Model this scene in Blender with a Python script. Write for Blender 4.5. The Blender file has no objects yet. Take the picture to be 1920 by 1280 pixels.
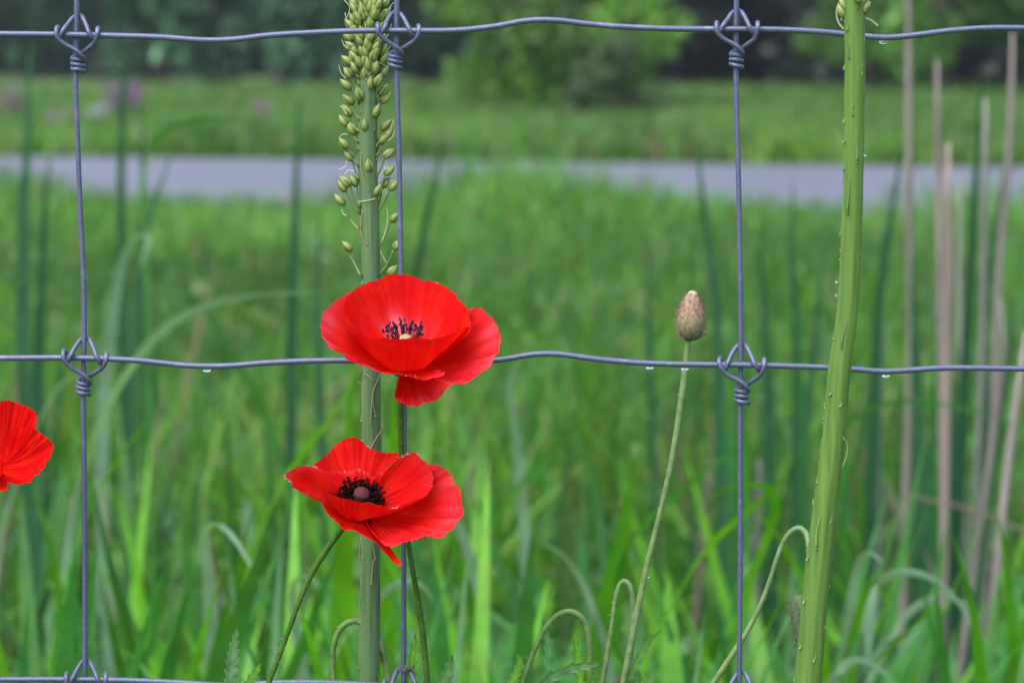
import bpy, math, random
import numpy as np
from mathutils import Vector, Matrix, noise

random.seed(7)
rng = np.random.default_rng(7)
SC = bpy.context.scene
COL = SC.collection
R = math.radians

# ------------------------------------------------------------------ camera, sky, sun, exposure
CAM_H, PITCH, LENS, SENSOR = 0.95, R(6.3), 60.0, 23.5
cam_data = bpy.data.cameras.new('camera')
cam_data.lens = LENS
cam_data.sensor_width = SENSOR
cam_data.sensor_fit = 'HORIZONTAL'
cam_data.clip_start = 0.05
cam_data.clip_end = 3000
cam_data.dof.use_dof = True
cam_data.dof.focus_distance = 1.192
cam_data.dof.aperture_fstop = 7.6
cam_data.dof.aperture_blades = 0
cam = bpy.data.objects.new('camera', cam_data)
cam.location = (0, 0, CAM_H)
cam.rotation_euler = (math.pi / 2 - PITCH, 0, 0)
COL.objects.link(cam)
SC.camera = cam

SUN_EL, SUN_AZ = R(58), R(215)
world = bpy.data.worlds.new('World')
SC.world = world
world.use_nodes = True
wn = world.node_tree
sky = wn.nodes.new('ShaderNodeTexSky')
sky.sky_type = 'NISHITA'
sky.sun_disc = False
sky.sun_elevation = SUN_EL
sky.sun_rotation = SUN_AZ
sky.air_density = 1.0
sky.dust_density = 3.0
sky.ozone_density = 1.0
bg = wn.nodes['Background']
bg.inputs['Strength'].default_value = 0.12
wn.links.new(sky.outputs[0], bg.inputs['Color'])

sun_data = bpy.data.lights.new('sun', 'SUN')
sun_data.energy = 1.5
sun_data.angle = R(60)
sun_data.color = (1.0, 0.97, 0.92)
sun = bpy.data.objects.new('sun', sun_data)
sun_dir = Vector((math.sin(SUN_AZ) * math.cos(SUN_EL), math.cos(SUN_AZ) * math.cos(SUN_EL), math.sin(SUN_EL)))
sun.rotation_euler = sun_dir.to_track_quat('Z', 'Y').to_euler()
sun.location = (0, -3, 12)
COL.objects.link(sun)

vs = SC.view_settings
vs.view_transform = 'Standard'
vs.look = 'None'
vs.gamma = 1.0
vs.use_curve_mapping = False
vs.exposure = 1.52
SC.cycles.max_bounces = 8
SC.cycles.transparent_max_bounces = 8

# ------------------------------------------------------------------ helpers
FPX = LENS / SENSOR * 1920.0
FWD = Vector((0, math.cos(PITCH), -math.sin(PITCH)))
UP = Vector((0, math.sin(PITCH), math.cos(PITCH)))
EYE = Vector((0, 0, CAM_H))


def at(px, py, Y):
    """the place in the world, Y metres ahead, that the photograph shows at (px, py)"""
    d = FWD + Vector((1, 0, 0)) * ((px - 960) / FPX) + UP * ((640 - py) / FPX)
    return EYE + d * (Y / d.y)


def sm(a, b, x):
    t = min(1.0, max(0.0, (x - a) / (b - a)))
    return t * t * (3 - 2 * t)


def gz(x, y):
    """height of the ground: raised garden bed, reedy ditch, verge, road, meadow"""
    z = 0.30 * (1 - sm(1.5, 2.3, y)) - 0.18 * sm(1.5, 2.3, y) * (1 - sm(5.0, 9.5, y))
    z += 0.02 * math.sin(x * 1.3 + y * 0.7) * sm(1, 4, y) * (1 - sm(11, 13, y))
    z -= 0.12 * sm(26, 34, y) * (1 - sm(34, 48, y))
    return z


def bay(px):
    """which opening of the wire fence a plant stands behind"""
    if px < 150:
        return 'left of the left fence wire'
    if px < 757:
        return 'between the left and middle fence wires'
    if px < 1389:
        return 'between the middle and right fence wires'
    return 'right of the right fence wire'


def link(o, parent=None):
    COL.objects.link(o)
    if parent is not None:
        o.parent = parent
    return o


def thing(name, label, cat, loc, group=None):
    o = bpy.data.objects.new(name, None)
    o.empty_display_size = 0.02
    o.location = loc
    tag(o, label, cat, group)
    return link(o)


def tag(o, label=None, cat=None, group=None, kind=None):
    for k, v in (('label', label), ('category', cat), ('group', group), ('kind', kind)):
        if v:
            o[k] = v
    return o


def base_of(o):
    p = Vector((0, 0, 0))
    while o is not None:
        p += Vector(o.location)
        o = o.parent
    return p


class MB:
    def __init__(self):
        self.v, self.f, self.c, self.uv = [], [], [], []
        self.col = (0.1, 0.2, 0.05)

    def vert(self, p, uv=(0, 0), col=None):
        self.v.append(tuple(p))
        self.c.append(col or self.col)
        self.uv.append(uv)
        return len(self.v) - 1

    def tube(self, pts, r, n=8, cap=True, col=None, ripple=None):
        pts = [Vector(p) for p in pts]
        m = len(pts)
        rad = r if isinstance(r, (list, tuple)) else [r] * m
        tang = []
        for i in range(m):
            t = pts[min(i + 1, m - 1)] - pts[max(i - 1, 0)]
            tang.append(t.normalized() if t.length > 1e-12 else Vector((0, 0, 1)))
        ref = Vector((0, 1, 0)) if abs(tang[0].y) < 0.9 else Vector((1, 0, 0))
        nrm = (ref - tang[0] * ref.dot(tang[0])).normalized()
        rings, acc = [], 0.0
        for i in range(m):
            nrm = nrm - tang[i] * nrm.dot(tang[i])
            nrm = nrm.normalized() if nrm.length > 1e-9 else tang[i].orthogonal().normalized()
            b = tang[i].cross(nrm)
            if i:
                acc += (pts[i] - pts[i - 1]).length
            ring = []
            for k in range(n):
                a = 2 * math.pi * k / n
                ring.append(self.vert(pts[i] + (nrm * math.cos(a) + b * math.sin(a)) * rad[i] * (ripple(a, acc) if ripple else 1), (k / n, acc), col[i] if isinstance(col, list) else col))
            rings.append(ring)
        for i in range(m - 1):
            for k in range(n):
                self.f.append((rings[i][k], rings[i][(k + 1) % n], rings[i + 1][(k + 1) % n], rings[i + 1][k]))
        if cap:
            self.f.append(tuple(reversed(rings[0])))
            self.f.append(tuple(rings[-1]))
        return self

    def ball(self, c, r, axis=Vector((0, 0, 1)), prof=None, n=10, col=None, ripple=None):
        """turned body along axis; prof = [(height, radius)] in units of r"""
        c, axis = Vector(c), Vector(axis).normalized()
        if prof is None:
            prof = [(-math.cos(math.pi * i / 6), math.sin(math.pi * i / 6)) for i in range(7)]
        q = axis.to_track_quat('Z', 'Y')
        rings = []
        for h, w in prof:
            ring = []
            for k in range(n):
                a = 2 * math.pi * k / n
                ww = max(w, 1e-3) * (ripple(a) if ripple else 1)
                cc = col(a, h) if callable(col) else col
                ring.append(self.vert(c + q @ Vector((math.cos(a) * ww * r, math.sin(a) * ww * r, h * r)), (k / n, h), cc))
            rings.append(ring)
        for i in range(len(rings) - 1):
            for k in range(n):
                self.f.append((rings[i][k], rings[i][(k + 1) % n], rings[i + 1][(k + 1) % n], rings[i + 1][k]))
        return self

    def ribbon(self, pts, w, side, fold=0.25, col=None):
        """leaf blade with a keel: pts along the midrib, w the half widths, side the direction across"""
        pts = [Vector(p) for p in pts]
        m = len(pts)
        prev = None
        for i in range(m):
            t = (pts[min(i + 1, m - 1)] - pts[max(i - 1, 0)]).normalized()
            s = Vector(side) - t * Vector(side).dot(t)
            s = s.normalized() if s.length > 1e-6 else t.orthogonal().normalized()
            nn = s.cross(t)
            c = col[i] if isinstance(col, list) else col
            row = [self.vert(pts[i] + s * w[i] + nn * w[i] * fold, (0, i / (m - 1)), c),
                   self.vert(pts[i], (0.5, i / (m - 1)), c),
                   self.vert(pts[i] - s * w[i] + nn * w[i] * fold, (1, i / (m - 1)), c)]
            if prev:
                for k in range(2):
                    self.f.append((prev[k], prev[k + 1], row[k + 1], row[k]))
            prev = row
        return self

    def spike(self, p, d, r, col=None):
        p, d = Vector(p), Vector(d)
        a = d.orthogonal().normalized() * r
        b = d.normalized().cross(a)
        i = [self.vert(p + a, (0, 0), col), self.vert(p - a * .5 + b * .87, (0, 0), col), self.vert(p - a * .5 - b * .87, (0, 0), col), self.vert(p + d, (0, 1), col)]
        self.f += [(i[0], i[1], i[3]), (i[1], i[2], i[3]), (i[2], i[0], i[3])]

    def mesh(self, name, mat, off=Vector((0, 0, 0))):
        me = bpy.data.meshes.new(name)
        me.from_pydata([(x - off.x, y - off.y, z - off.z) for x, y, z in self.v], [], self.f)
        finish(me, mat, np.array(self.c, dtype=np.float32), np.array(self.uv, dtype=np.float32))
        return me

    def build(self, name, mat, parent=None):
        me = self.mesh(name, mat, base_of(parent) if parent is not None else Vector((0, 0, 0)))
        return link(bpy.data.objects.new(name, me), parent)


def finish(me, mat, cols, uvs=None):
    n = len(me.vertices)
    ca = me.color_attributes.new('tint', 'FLOAT_COLOR', 'POINT')
    c4 = np.ones((n, 4), dtype=np.float32)
    c4[:, :3] = cols
    ca.data.foreach_set('color', c4.ravel())
    if uvs is not None:
        ul = me.uv_layers.new(name='uv')
        li = np.zeros(len(me.loops), dtype=np.int32)
        me.loops.foreach_get('vertex_index', li)
        ul.data.foreach_set('uv', uvs[li].ravel())
    me.polygons.foreach_set('use_smooth', np.ones(len(me.polygons), dtype=bool))
    me.materials.append(mat)
    me.update()


def spline(pts, n):
    """smooth curve through pts without overshoot on uneven spacing, n samples"""
    P = np.array([tuple(p) for p in pts], dtype=float)
    seg = np.maximum(np.linalg.norm(np.diff(P, axis=0), axis=1), 1e-9)
    cum = np.concatenate([[0], np.cumsum(seg)])
    sl = np.diff(P, axis=0) / seg[:, None]
    T = np.zeros_like(P)
    T[0], T[-1] = sl[0], sl[-1]
    for i in range(1, len(P) - 1):
        T[i] = (sl[i - 1] * seg[i] + sl[i] * seg[i - 1]) / (seg[i - 1] + seg[i])
    out = []
    for s in np.linspace(0, cum[-1], n):
        i = min(len(seg) - 1, int(np.searchsorted(cum, s, 'right') - 1))
        h = seg[i]
        t = (s - cum[i]) / h
        t2, t3 = t * t, t * t * t
        out.append((2 * t3 - 3 * t2 + 1) * P[i] + (t3 - 2 * t2 + t) * h * T[i] + (3 * t2 - 2 * t3) * P[i + 1] + (t3 - t2) * h * T[i + 1])
    return [Vector(o) if len(o) == 3 else tuple(o) for o in out]


def smooth(S, k):
    S = [Vector(p) for p in S]
    for _ in range(k):
        S = [S[0]] + [(S[i - 1] + S[i] * 2 + S[i + 1]) / 4 for i in range(1, len(S) - 1)] + [S[-1]]
    return S


# ------------------------------------------------------------------ materials
def mat_nodes(name):
    m = bpy.data.materials.new(name)
    m.use_nodes = True
    nt = m.node_tree
    return m, nt, nt.nodes['Principled BSDF'], nt.nodes['Material Output']


def N(nt, typ, **kw):
    n = nt.nodes.new(typ)
    for k, v in kw.items():
        if k in n.inputs:
            n.inputs[k].default_value = v
        else:
            setattr(n, k, v)
    return n


def mixc(nt, fac, a, b, blend='MIX'):
    n = nt.nodes.new('ShaderNodeMix')
    n.data_type = 'RGBA'
    n.blend_type = blend
    for sock, val in ((n.inputs[0], fac), (n.inputs[6], a), (n.inputs[7], b)):
        if hasattr(val, 'is_linked') or hasattr(val, 'links'):
            nt.links.new(val, sock)
        elif isinstance(val, (int, float)):
            sock.default_value = val
        else:
            sock.default_value = (*val, 1) if len(val) == 3 else val
    return n.outputs[2]


def plant_mat(name, rough=0.45, trans=0.3, vary=0.35, scale=60, bump=0.0, streak=None, spec=0.5):
    """leaf and stem surface: the tint of each blade, mottled a little, partly letting light through"""
    m, nt, pr, out = mat_nodes(name)
    att = N(nt, 'ShaderNodeAttribute', attribute_name='tint')
    geo = N(nt, 'ShaderNodeNewGeometry')
    tc = N(nt, 'ShaderNodeTexCoord')
    src = tc.outputs['Object']
    if streak:
        mp = N(nt, 'ShaderNodeMapping')
        mp.inputs['Scale'].default_value = streak
        nt.links.new(src, mp.inputs['Vector'])
        src = mp.outputs[0]
    nz = N(nt, 'ShaderNodeTexNoise', Scale=scale, Detail=3.0)
    nt.links.new(src, nz.inputs['Vector'])
    mr = N(nt, 'ShaderNodeMapRange')
    mr.inputs['From Min'].default_value = 0.3
    mr.inputs['From Max'].default_value = 0.7
    mr.inputs['To Min'].default_value = 1 - vary
    mr.inputs['To Max'].default_value = 1 + vary
    nt.links.new(nz.outputs[0], mr.inputs['Value'])
    col = mixc(nt, 1.0, att.outputs['Color'], (1, 1, 1), 'MULTIPLY')
    vm = N(nt, 'ShaderNodeVectorMath', operation='SCALE')
    nt.links.new(col, vm.inputs[0])
    nt.links.new(mr.outputs[0], vm.inputs['Scale'])
    nt.links.new(vm.outputs[0], pr.inputs['Base Color'])
    pr.inputs['Roughness'].default_value = rough
    pr.inputs['Specular IOR Level'].default_value = spec
    if bump:
        bp = N(nt, 'ShaderNodeBump', Strength=bump, Distance=0.0006)
        nt.links.new(nz.outputs[0], bp.inputs['Height'])
        nt.links.new(bp.outputs[0], pr.inputs['Normal'])
    if trans:
        tr = N(nt, 'ShaderNodeBsdfTranslucent')
        tcol = mixc(nt, 1.0, vm.outputs[0], (1.25, 1.35, 0.5), 'MULTIPLY')
        nt.links.new(tcol, tr.inputs['Color'])
        mx = N(nt, 'ShaderNodeMixShader')
        mx.inputs[0].default_value = trans
        nt.links.new(pr.outputs[0], mx.inputs[1])
        nt.links.new(tr.outputs[0], mx.inputs[2])
        nt.links.new(mx.outputs[0], out.inputs['Surface'])
    return m


def petal_mat():
    m, nt, pr, out = mat_nodes('poppy_red')
    uv = N(nt, 'ShaderNodeUVMap', uv_map='uv')
    sep = N(nt, 'ShaderNodeSeparateXYZ')
    nt.links.new(uv.outputs[0], sep.inputs[0])
    # fine ribs that run from the heart to the rim
    mp = N(nt, 'ShaderNodeMapping')
    mp.inputs['Scale'].default_value = (130, 1.6, 1)
    nt.links.new(uv.outputs[0], mp.inputs['Vector'])
    ribs = N(nt, 'ShaderNodeTexNoise', Scale=1.0, Detail=3.0)
    ribs.inputs['Distortion'].default_value = 0.4
    nt.links.new(mp.outputs[0], ribs.inputs['Vector'])
    mp2 = N(nt, 'ShaderNodeMapping')
    mp2.inputs['Scale'].default_value = (5, 3, 1)
    nt.links.new(uv.outputs[0], mp2.inputs['Vector'])
    blotch = N(nt, 'ShaderNodeTexNoise', Scale=1.0, Detail=4.0)
    nt.links.new(mp2.outputs[0], blotch.inputs['Vector'])
    r1 = N(nt, 'ShaderNodeMapRange')
    r1.inputs['From Min'].default_value = .35
    r1.inputs['From Max'].default_value = .65
    nt.links.new(ribs.outputs[0], r1.inputs['Value'])
    c1 = mixc(nt, r1.outputs[0], (0.57, 0.0032, 0.005), (0.66, 0.0055, 0.006))
    r2 = N(nt, 'ShaderNodeMapRange')
    r2.inputs['From Min'].default_value = .45
    r2.inputs['From Max'].default_value = .75
    nt.links.new(blotch.outputs[0], r2.inputs['Value'])
    c2 = mixc(nt, r2.outputs[0], c1, (0.74, 0.020, 0.006))
    att = N(nt, 'ShaderNodeAttribute', attribute_name='tint')   # red: dull sheen painted pale pink, pinker rims; green: dark heart
    sepc = N(nt, 'ShaderNodeSeparateColor')
    nt.links.new(att.outputs['Color'], sepc.inputs[0])
    c3 = mixc(nt, sepc.outputs[0], c2, (0.78, 0.13, 0.20))
    c4 = mixc(nt, sepc.outputs[1], c3, (0.05, 0.004, 0.008))
    nt.links.new(c4, pr.inputs['Base Color'])
    pr.inputs['Roughness'].default_value = 0.55
    pr.inputs['Specular IOR Level'].default_value = 0.06
    pr.inputs['Sheen Weight'].default_value = 0.0
    pr.inputs['Sheen Tint'].default_value = (1, .6, .7, 1)
    bp = N(nt, 'ShaderNodeBump', Strength=0.22, Distance=0.0004)
    nt.links.new(ribs.outputs[0], bp.inputs['Height'])
    nt.links.new(bp.outputs[0], pr.inputs['Normal'])
    tr = N(nt, 'ShaderNodeBsdfTranslucent')
    tcol = mixc(nt, 1.0, c4, (1.1, 1.0, 0.7), 'MULTIPLY')
    nt.links.new(tcol, tr.inputs['Color'])
    mx = N(nt, 'ShaderNodeMixShader')
    mx.inputs[0].default_value = 0.36
    nt.links.new(pr.outputs[0], mx.inputs[1])
    nt.links.new(tr.outputs[0], mx.inputs[2])
    nt.links.new(mx.outputs[0], out.inputs['Surface'])
    return m


def wire_mat():
    m, nt, pr, out = mat_nodes('galvanised_wire')
    tc = N(nt, 'ShaderNodeTexCoord')
    nz = N(nt, 'ShaderNodeTexNoise', Scale=900.0, Detail=4.0)
    nt.links.new(tc.outputs['Object'], nz.inputs['Vector'])
    nz2 = N(nt, 'ShaderNodeTexNoise', Scale=120.0, Detail=3.0)
    nt.links.new(tc.outputs['Object'], nz2.inputs['Vector'])
    rp = N(nt, 'ShaderNodeMapRange')
    rp.inputs['From Min'].default_value = .3
    rp.inputs['From Max'].default_value = .7
    nt.links.new(nz.outputs[0], rp.inputs['Value'])
    c = mixc(nt, rp.outputs[0], (0.070, 0.083, 0.150), (0.110, 0.127, 0.215))
    rp2 = N(nt, 'ShaderNodeMapRange')
    rp2.inputs['From Min'].default_value = .6
    rp2.inputs['From Max'].default_value = .75
    nt.links.new(nz2.outputs[0], rp2.inputs['Value'])
    c = mixc(nt, rp2.outputs[0], c, (0.145, 0.162, 0.255))
    nt.links.new(c, pr.inputs['Base Color'])
    pr.inputs['Metallic'].default_value = 0.35
    pr.inputs['Roughness'].default_value = 0.48
    bp = N(nt, 'ShaderNodeBump', Strength=0.25, Distance=0.0002)
    nt.links.new(nz.outputs[0], bp.inputs['Height'])
    nt.links.new(bp.outputs[0], pr.inputs['Normal'])
    return m


def ground_mat(name, stops, scale, rough=0.9, scale2=9.0):
    m, nt, pr, out = mat_nodes(name)
    tc = N(nt, 'ShaderNodeTexCoord')
    nz = N(nt, 'ShaderNodeTexNoise', Scale=scale, Detail=6.0)
    nt.links.new(tc.outputs['Object'], nz.inputs['Vector'])
    cr = N(nt, 'ShaderNodeValToRGB')
    el = cr.color_ramp.elements
    el[0].position, el[0].color = stops[0][0], (*stops[0][1], 1)
    el[1].position, el[1].color = stops[-1][0], (*stops[-1][1], 1)
    for p, c in stops[1:-1]:
        e = el.new(p)
        e.color = (*c, 1)
    nt.links.new(nz.outputs[0], cr.inputs[0])
    nz2 = N(nt, 'ShaderNodeTexNoise', Scale=scale2, Detail=8.0)
    nt.links.new(tc.outputs['Object'], nz2.inputs['Vector'])
    mr = N(nt, 'ShaderNodeMapRange')
    mr.inputs['To Min'].default_value = .55
    mr.inputs['To Max'].default_value = 1.45
    nt.links.new(nz2.outputs[0], mr.inputs['Value'])
    vm = N(nt, 'ShaderNodeVectorMath', operation='SCALE')
    nt.links.new(cr.outputs[0], vm.inputs[0])
    nt.links.new(mr.outputs[0], vm.inputs['Scale'])
    nt.links.new(vm.outputs[0], pr.inputs['Base Color'])
    pr.inputs['Roughness'].default_value = rough
    bp = N(nt, 'ShaderNodeBump', Strength=0.5, Distance=0.02)
    nt.links.new(nz2.outputs[0], bp.inputs['Height'])
    nt.links.new(bp.outputs[0], pr.inputs['Normal'])
    return m


def water_mat():
    m, nt, pr, out = mat_nodes('rainwater')
    pr.inputs['Base Color'].default_value = (1, 1, 1, 1)
    pr.inputs['Roughness'].default_value = 0.0
    pr.inputs['IOR'].default_value = 1.333
    pr.inputs['Transmission Weight'].default_value = 1.0
    return m


M_BLADE = plant_mat('grass_blade', 0.42, 0.42, 0.2, 25, spec=.3)
M_REED = plant_mat('cattail_leaf', 0.5, 0.18, 0.2, 30, spec=.1)
M_DRY = plant_mat('dry_reed', 0.8, 0.12, 0.3, 40, streak=(1, 1, .2))
M_STEM = plant_mat('hairy_stem', 0.55, 0.15, 0.25, 260, bump=.3, spec=.2)
M_STALK = plant_mat('lily_stalk', 0.5, 0.0, 0.22, 90, bump=.35, streak=(5, 5, .35), spec=.3)
M_POD = plant_mat('seed_pod', 0.42, 0.15, 0.16, 300)
M_SERR = plant_mat('poppy_leaf', 0.5, 0.42, 0.25, 220, bump=.5)
M_DARK = plant_mat('anther', 0.9, 0.0, 0.4, 800, spec=.08)
M_HAIR = plant_mat('plant_hair', 0.5, 0.4, 0.1, 50)
M_BUD = plant_mat('bud_skin', 0.75, 0.0, 0.16, 500, bump=.3, spec=.12)
M_TREE = plant_mat('tree_leaf', 0.5, 0.25, 0.25, 2)
M_BARK = plant_mat('bark', 0.9, 0.0, 0.4, 6)
M_FLOWER = plant_mat('wild_flower', 0.6, 0.2, 0.2, 5)
M_PETAL = petal_mat()
M_WIRE = wire_mat()
M_WATER = water_mat()
M_SOIL = ground_mat('meadow_ground', [(0.3, (0.034, 0.060, 0.016)), (0.5, (0.055, 0.115, 0.024)), (0.7, (0.095, 0.150, 0.036))], 0.35)
M_ROAD = ground_mat('asphalt', [(0.3, (0.095, 0.095, 0.122)), (0.7, (0.13, 0.13, 0.165))], 0.8, 0.55, 60.0)

# ------------------------------------------------------------------ ground, road
def strip_line(y_at_left):
    return lambda x: y_at_left - 0.264 * (x + 4.6)


road_far = strip_line(23.4)
road_near = strip_line(16.4)


def build_ground():
    xs = sorted(set([round(-6 + .5 * i, 2) for i in range(25)] + [-400, -250, -150, -90, -50, -30, -20, -12, -9, 9, 12, 20, 30, 50, 90, 150, 250, 400]))
    ys = [-8, -3, -1, 0, .5, 1, 1.4] + [1.5 + .08 * i for i in range(12)] + [2.5 + .4 * i for i in range(28)] + [14 + 2 * i for i in range(24)] + [64, 72, 84, 100, 130, 170, 220, 280, 400, 600]
    mb = MB()
    mb.col = (.05, .09, .03)
    idx = [[mb.vert((x, y, gz(x, y))) for x in xs] for y in ys]
    for j in range(len(ys) - 1):
        for i in range(len(xs) - 1):
            mb.f.append((idx[j][i], idx[j][i + 1], idx[j + 1][i + 1], idx[j + 1][i]))
    tag(mb.build('ground', M_SOIL), 'green meadow ground with a reedy ditch behind the fence', kind='structure')
    mb = MB()
    rows = []
    for i in range(81):
        x = -80 + 2 * i
        a, b = road_near(x), road_far(x)
        row = []
        for k in range(7):
            t = k / 6
            y = a + (b - a) * t
            row.append(mb.vert((x, y, gz(x, y) + 0.03 + 0.05 * (1 - (2 * t - 1) ** 2))))
        rows.append(row)
    for i in range(80):
        for k in range(6):
            mb.f.append((rows[i][k], rows[i + 1][k], rows[i + 1][k + 1], rows[i][k + 1]))
    tag(mb.build('road', M_ROAD), 'pale grey asphalt road crossing behind the grass', kind='structure')


build_ground()

# ------------------------------------------------------------------ grass that nobody could count
GREENS = np.array([[.052, .180, .012], [.074, .225, .012], [.036, .140, .022], [.086, .240, .016], [.044, .140, .034], [.12, .20, .036]])


def grass_field(name, label, n, y0, y1, spread, h, w, hfun=None, tints=GREENS, lean=.45, mask=None, ybias=1.0, seed=1, brown=.04):
    g = np.random.default_rng(seed)
    y = y0 + (y1 - y0) * g.random(n) ** ybias
    x = (g.random(n) * 2 - 1) * (spread[0] * y + spread[1])
    keep = np.ones(n, bool)
    if mask is not None:
        keep = mask(x, y)
    x, y = x[keep], y[keep]
    n = len(x)
    z = np.array([gz(a, b) for a, b in zip(x, y)])
    H = h[0] + (h[1] - h[0]) * g.random(n)
    if hfun is not None:
        H = H * hfun(x, y)
    Wd = (w[0] + (w[1] - w[0]) * g.random(n)) / 2
    az = g.random(n) * 2 * np.pi
    ln = lean * (0.15 + g.random(n) ** 1.5)
    face = g.random(n) * np.pi
    K = 5
    V = np.zeros((n, 2 * K + 1, 3), np.float32)
    tt = np.linspace(0, 1, K + 1)
    wprof = [0.75, 1.0, .95, .75, .45]
    for k in range(K + 1):
        t = tt[k]
        bend = ln * H * t ** 2 * 1.1
        px = x + np.cos(az) * bend
        py = y + np.sin(az) * bend
        pz = z - .01 + H * (t - .35 * ln * t ** 3)
        if k < K:
            V[:, 2 * k, 0] = px + np.cos(face) * Wd * wprof[k]
            V[:, 2 * k, 1] = py + np.sin(face) * Wd * wprof[k]
            V[:, 2 * k, 2] = pz
            V[:, 2 * k + 1, 0] = px - np.cos(face) * Wd * wprof[k]
            V[:, 2 * k + 1, 1] = py - np.sin(face) * Wd * wprof[k]
            V[:, 2 * k + 1, 2] = pz
        else:
            V[:, 2 * K] = np.stack([px, py, pz], 1)
    base = np.arange(n)[:, None] * (2 * K + 1)
    quads = np.concatenate([base + np.array([2 * k, 2 * k + 1, 2 * k + 3, 2 * k + 2]) for k in range(K - 1)], 0).astype(np.int32)
    tris = (base + np.array([2 * K - 2, 2 * K - 1, 2 * K])).astype(np.int32)
    me = bpy.data.meshes.new(name)
    nq, nt_ = len(quads), len(tris)
    me.vertices.add(n * (2 * K + 1))
    me.vertices.foreach_set('co', V.ravel())
    me.loops.add(nq * 4 + nt_ * 3)
    me.loops.foreach_set('vertex_index', np.concatenate([quads.ravel(), tris.ravel()]))
    me.polygons.add(nq + nt_)
    me.polygons.foreach_set('loop_start', np.concatenate([np.arange(nq) * 4, nq * 4 + np.arange(nt_) * 3]).astype(np.int32))
    me.polygons.foreach_set('loop_total', np.concatenate([np.full(nq, 4), np.full(nt_, 3)]).astype(np.int32))
    me.update(calc_edges=True)
    tint = tints[g.integers(0, len(tints), n)] * (0.75 + .5 * g.random((n, 1)))
    patch = np.array([noise.noise((a * .55, b * .35, 3.1 + seed)) for a, b in zip(x, y)])
    tint = tint * (1 + .5 * patch[:, None]) + np.outer(np.clip(patch, 0, 1), [.025, .01, 0])
    br = g.random(n) < brown
    tint[br] = np.array([.20, .16, .10]) * (.6 + .6 * g.random((br.sum(), 1)))
    finish(me, M_BLADE, np.repeat(tint, 2 * K + 1, axis=0))
    o = link(bpy.data.objects.new(name, me))
    tag(o, label, 'grass', kind='stuff')
    return o


def off_road(x, y):
    a = 16.4 - 0.264 * (x + 4.6)
    return (y < a - .1) | (y > a + 7.1)


def verge_height(x, y):
    # taller weeds on the verge, straight ahead and a little right
    return 1 + .7 * np.exp(-((x - .15) / .6) ** 2 - ((y - 13.2) / 1.6) ** 2) + .25 * np.sin(x * 2.1 + y) + .3 * np.clip(np.sin(x * 3.7 + y * .6) * np.sin(x * 1.3 + 2), 0, 1) * (y > 11)


COOL = GREENS * 1.12 + np.array([.004, 0, .018])
grass_field('ditch_grass', 'tall mixed green grass filling the ditch behind the fence', 2600, 3.4, 5.4, (.30, .5), (.35, .75), (.010, .020), lean=.8, seed=11, brown=.07)
grass_field('meadow_grass', 'soft green meadow grass between ditch and road', 30000, 5.0, 10.5, (.28, 1.0), (.12, .34), (.008, .018), lean=1.0, seed=12, tints=COOL)
grass_field('verge_grass', 'fine green verge grass growing along the near road edge', 36000, 10.0, 19.5, (.26, 1.5), (.12, .30), (.010, .022), lean=.9, hfun=verge_height, mask=off_road, seed=13, tints=COOL)
grass_field('far_meadow_grass', 'far green meadow grass beyond the road', 66000, 20.0, 62.0, (.33, 2.0), (.18, .42), (.03, .06), lean=.9, mask=off_road, ybias=1.4, seed=14,
            tints=np.array([[.070, .185, .030], [.090, .22, .032], [.060, .15, .040], [.11, .18, .055]]))

def weeds(name, label, n, y0, y1, spread, mask, seed, size=(.015, .045), tints=((.08, .21, .02), (.11, .24, .03), (.06, .19, .03), (.14, .22, .06), (.12, .19, .08), (.17, .23, .10))):
    """low broad leaved weeds in loose mounds between the grasses"""
    g = np.random.default_rng(seed)
    yc = y0 + (y1 - y0) * g.random(n)
    xc = (g.random(n) * 2 - 1) * (spread[0] * yc + spread[1])
    k = mask(xc, yc)
    xc, yc = xc[k], yc[k]
    n = len(xc)
    m = 26
    rad = .10 + .22 * g.random(n)
    hgt = (.06 + .12 * g.random(n)) * (verge_height(xc, yc) if y0 < 15 else 1)
    zc = np.array([gz(a, b) for a, b in zip(xc, yc)])
    d = g.normal(size=(n, m, 3))
    d /= np.linalg.norm(d, axis=2, keepdims=True)
    P = np.stack([xc[:, None] + d[..., 0] * rad[:, None], yc[:, None] + d[..., 1] * rad[:, None], zc[:, None] + np.abs(d[..., 2]) * hgt[:, None] + .02], -1).reshape(-1, 3)
    K = len(P)
    nr = g.normal(size=(K, 3)) * .55 + np.array([0, 0, 1.0])
    nr /= np.linalg.norm(nr, axis=1)[:, None]
    a = np.cross(nr, g.normal(size=(K, 3)))
    a /= np.linalg.norm(a, axis=1)[:, None]
    b = np.cross(nr, a)
    sz = (size[0] + (size[1] - size[0]) * g.random(K))[:, None]
    V = np.stack([P - a * sz, P - b * sz * .45 + nr * sz * .12, P + a * sz - nr * sz * .25, P + b * sz * .45 + nr * sz * .12], 1).astype(np.float32)
    T = np.array(tints)[g.integers(0, len(tints), n)] * (.85 + .4 * g.random((n, 1)))
    T = np.repeat(T, m, 0) * (.75 + .5 * g.random((K, 1)))
    me = bpy.data.meshes.new(name)
    me.from_pydata(V.reshape(-1, 3).tolist(), [], np.arange(4 * K).reshape(-1, 4).tolist())
    finish(me, M_BLADE, np.repeat(T, 4, 0))
    tag(link(bpy.data.objects.new(name, me)), label, 'weeds', kind='stuff')


weeds('verge_weeds', 'mottled broad leaved weeds among the verge grass before the road', 700, 5.2, 13.5, (.27, 1.0), off_road, 51)
weeds('meadow_weeds', 'mottled weeds scattered over the meadow beyond the road', 420, 25, 55, (.26, 2.0), off_road, 52, (.06, .16))

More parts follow.
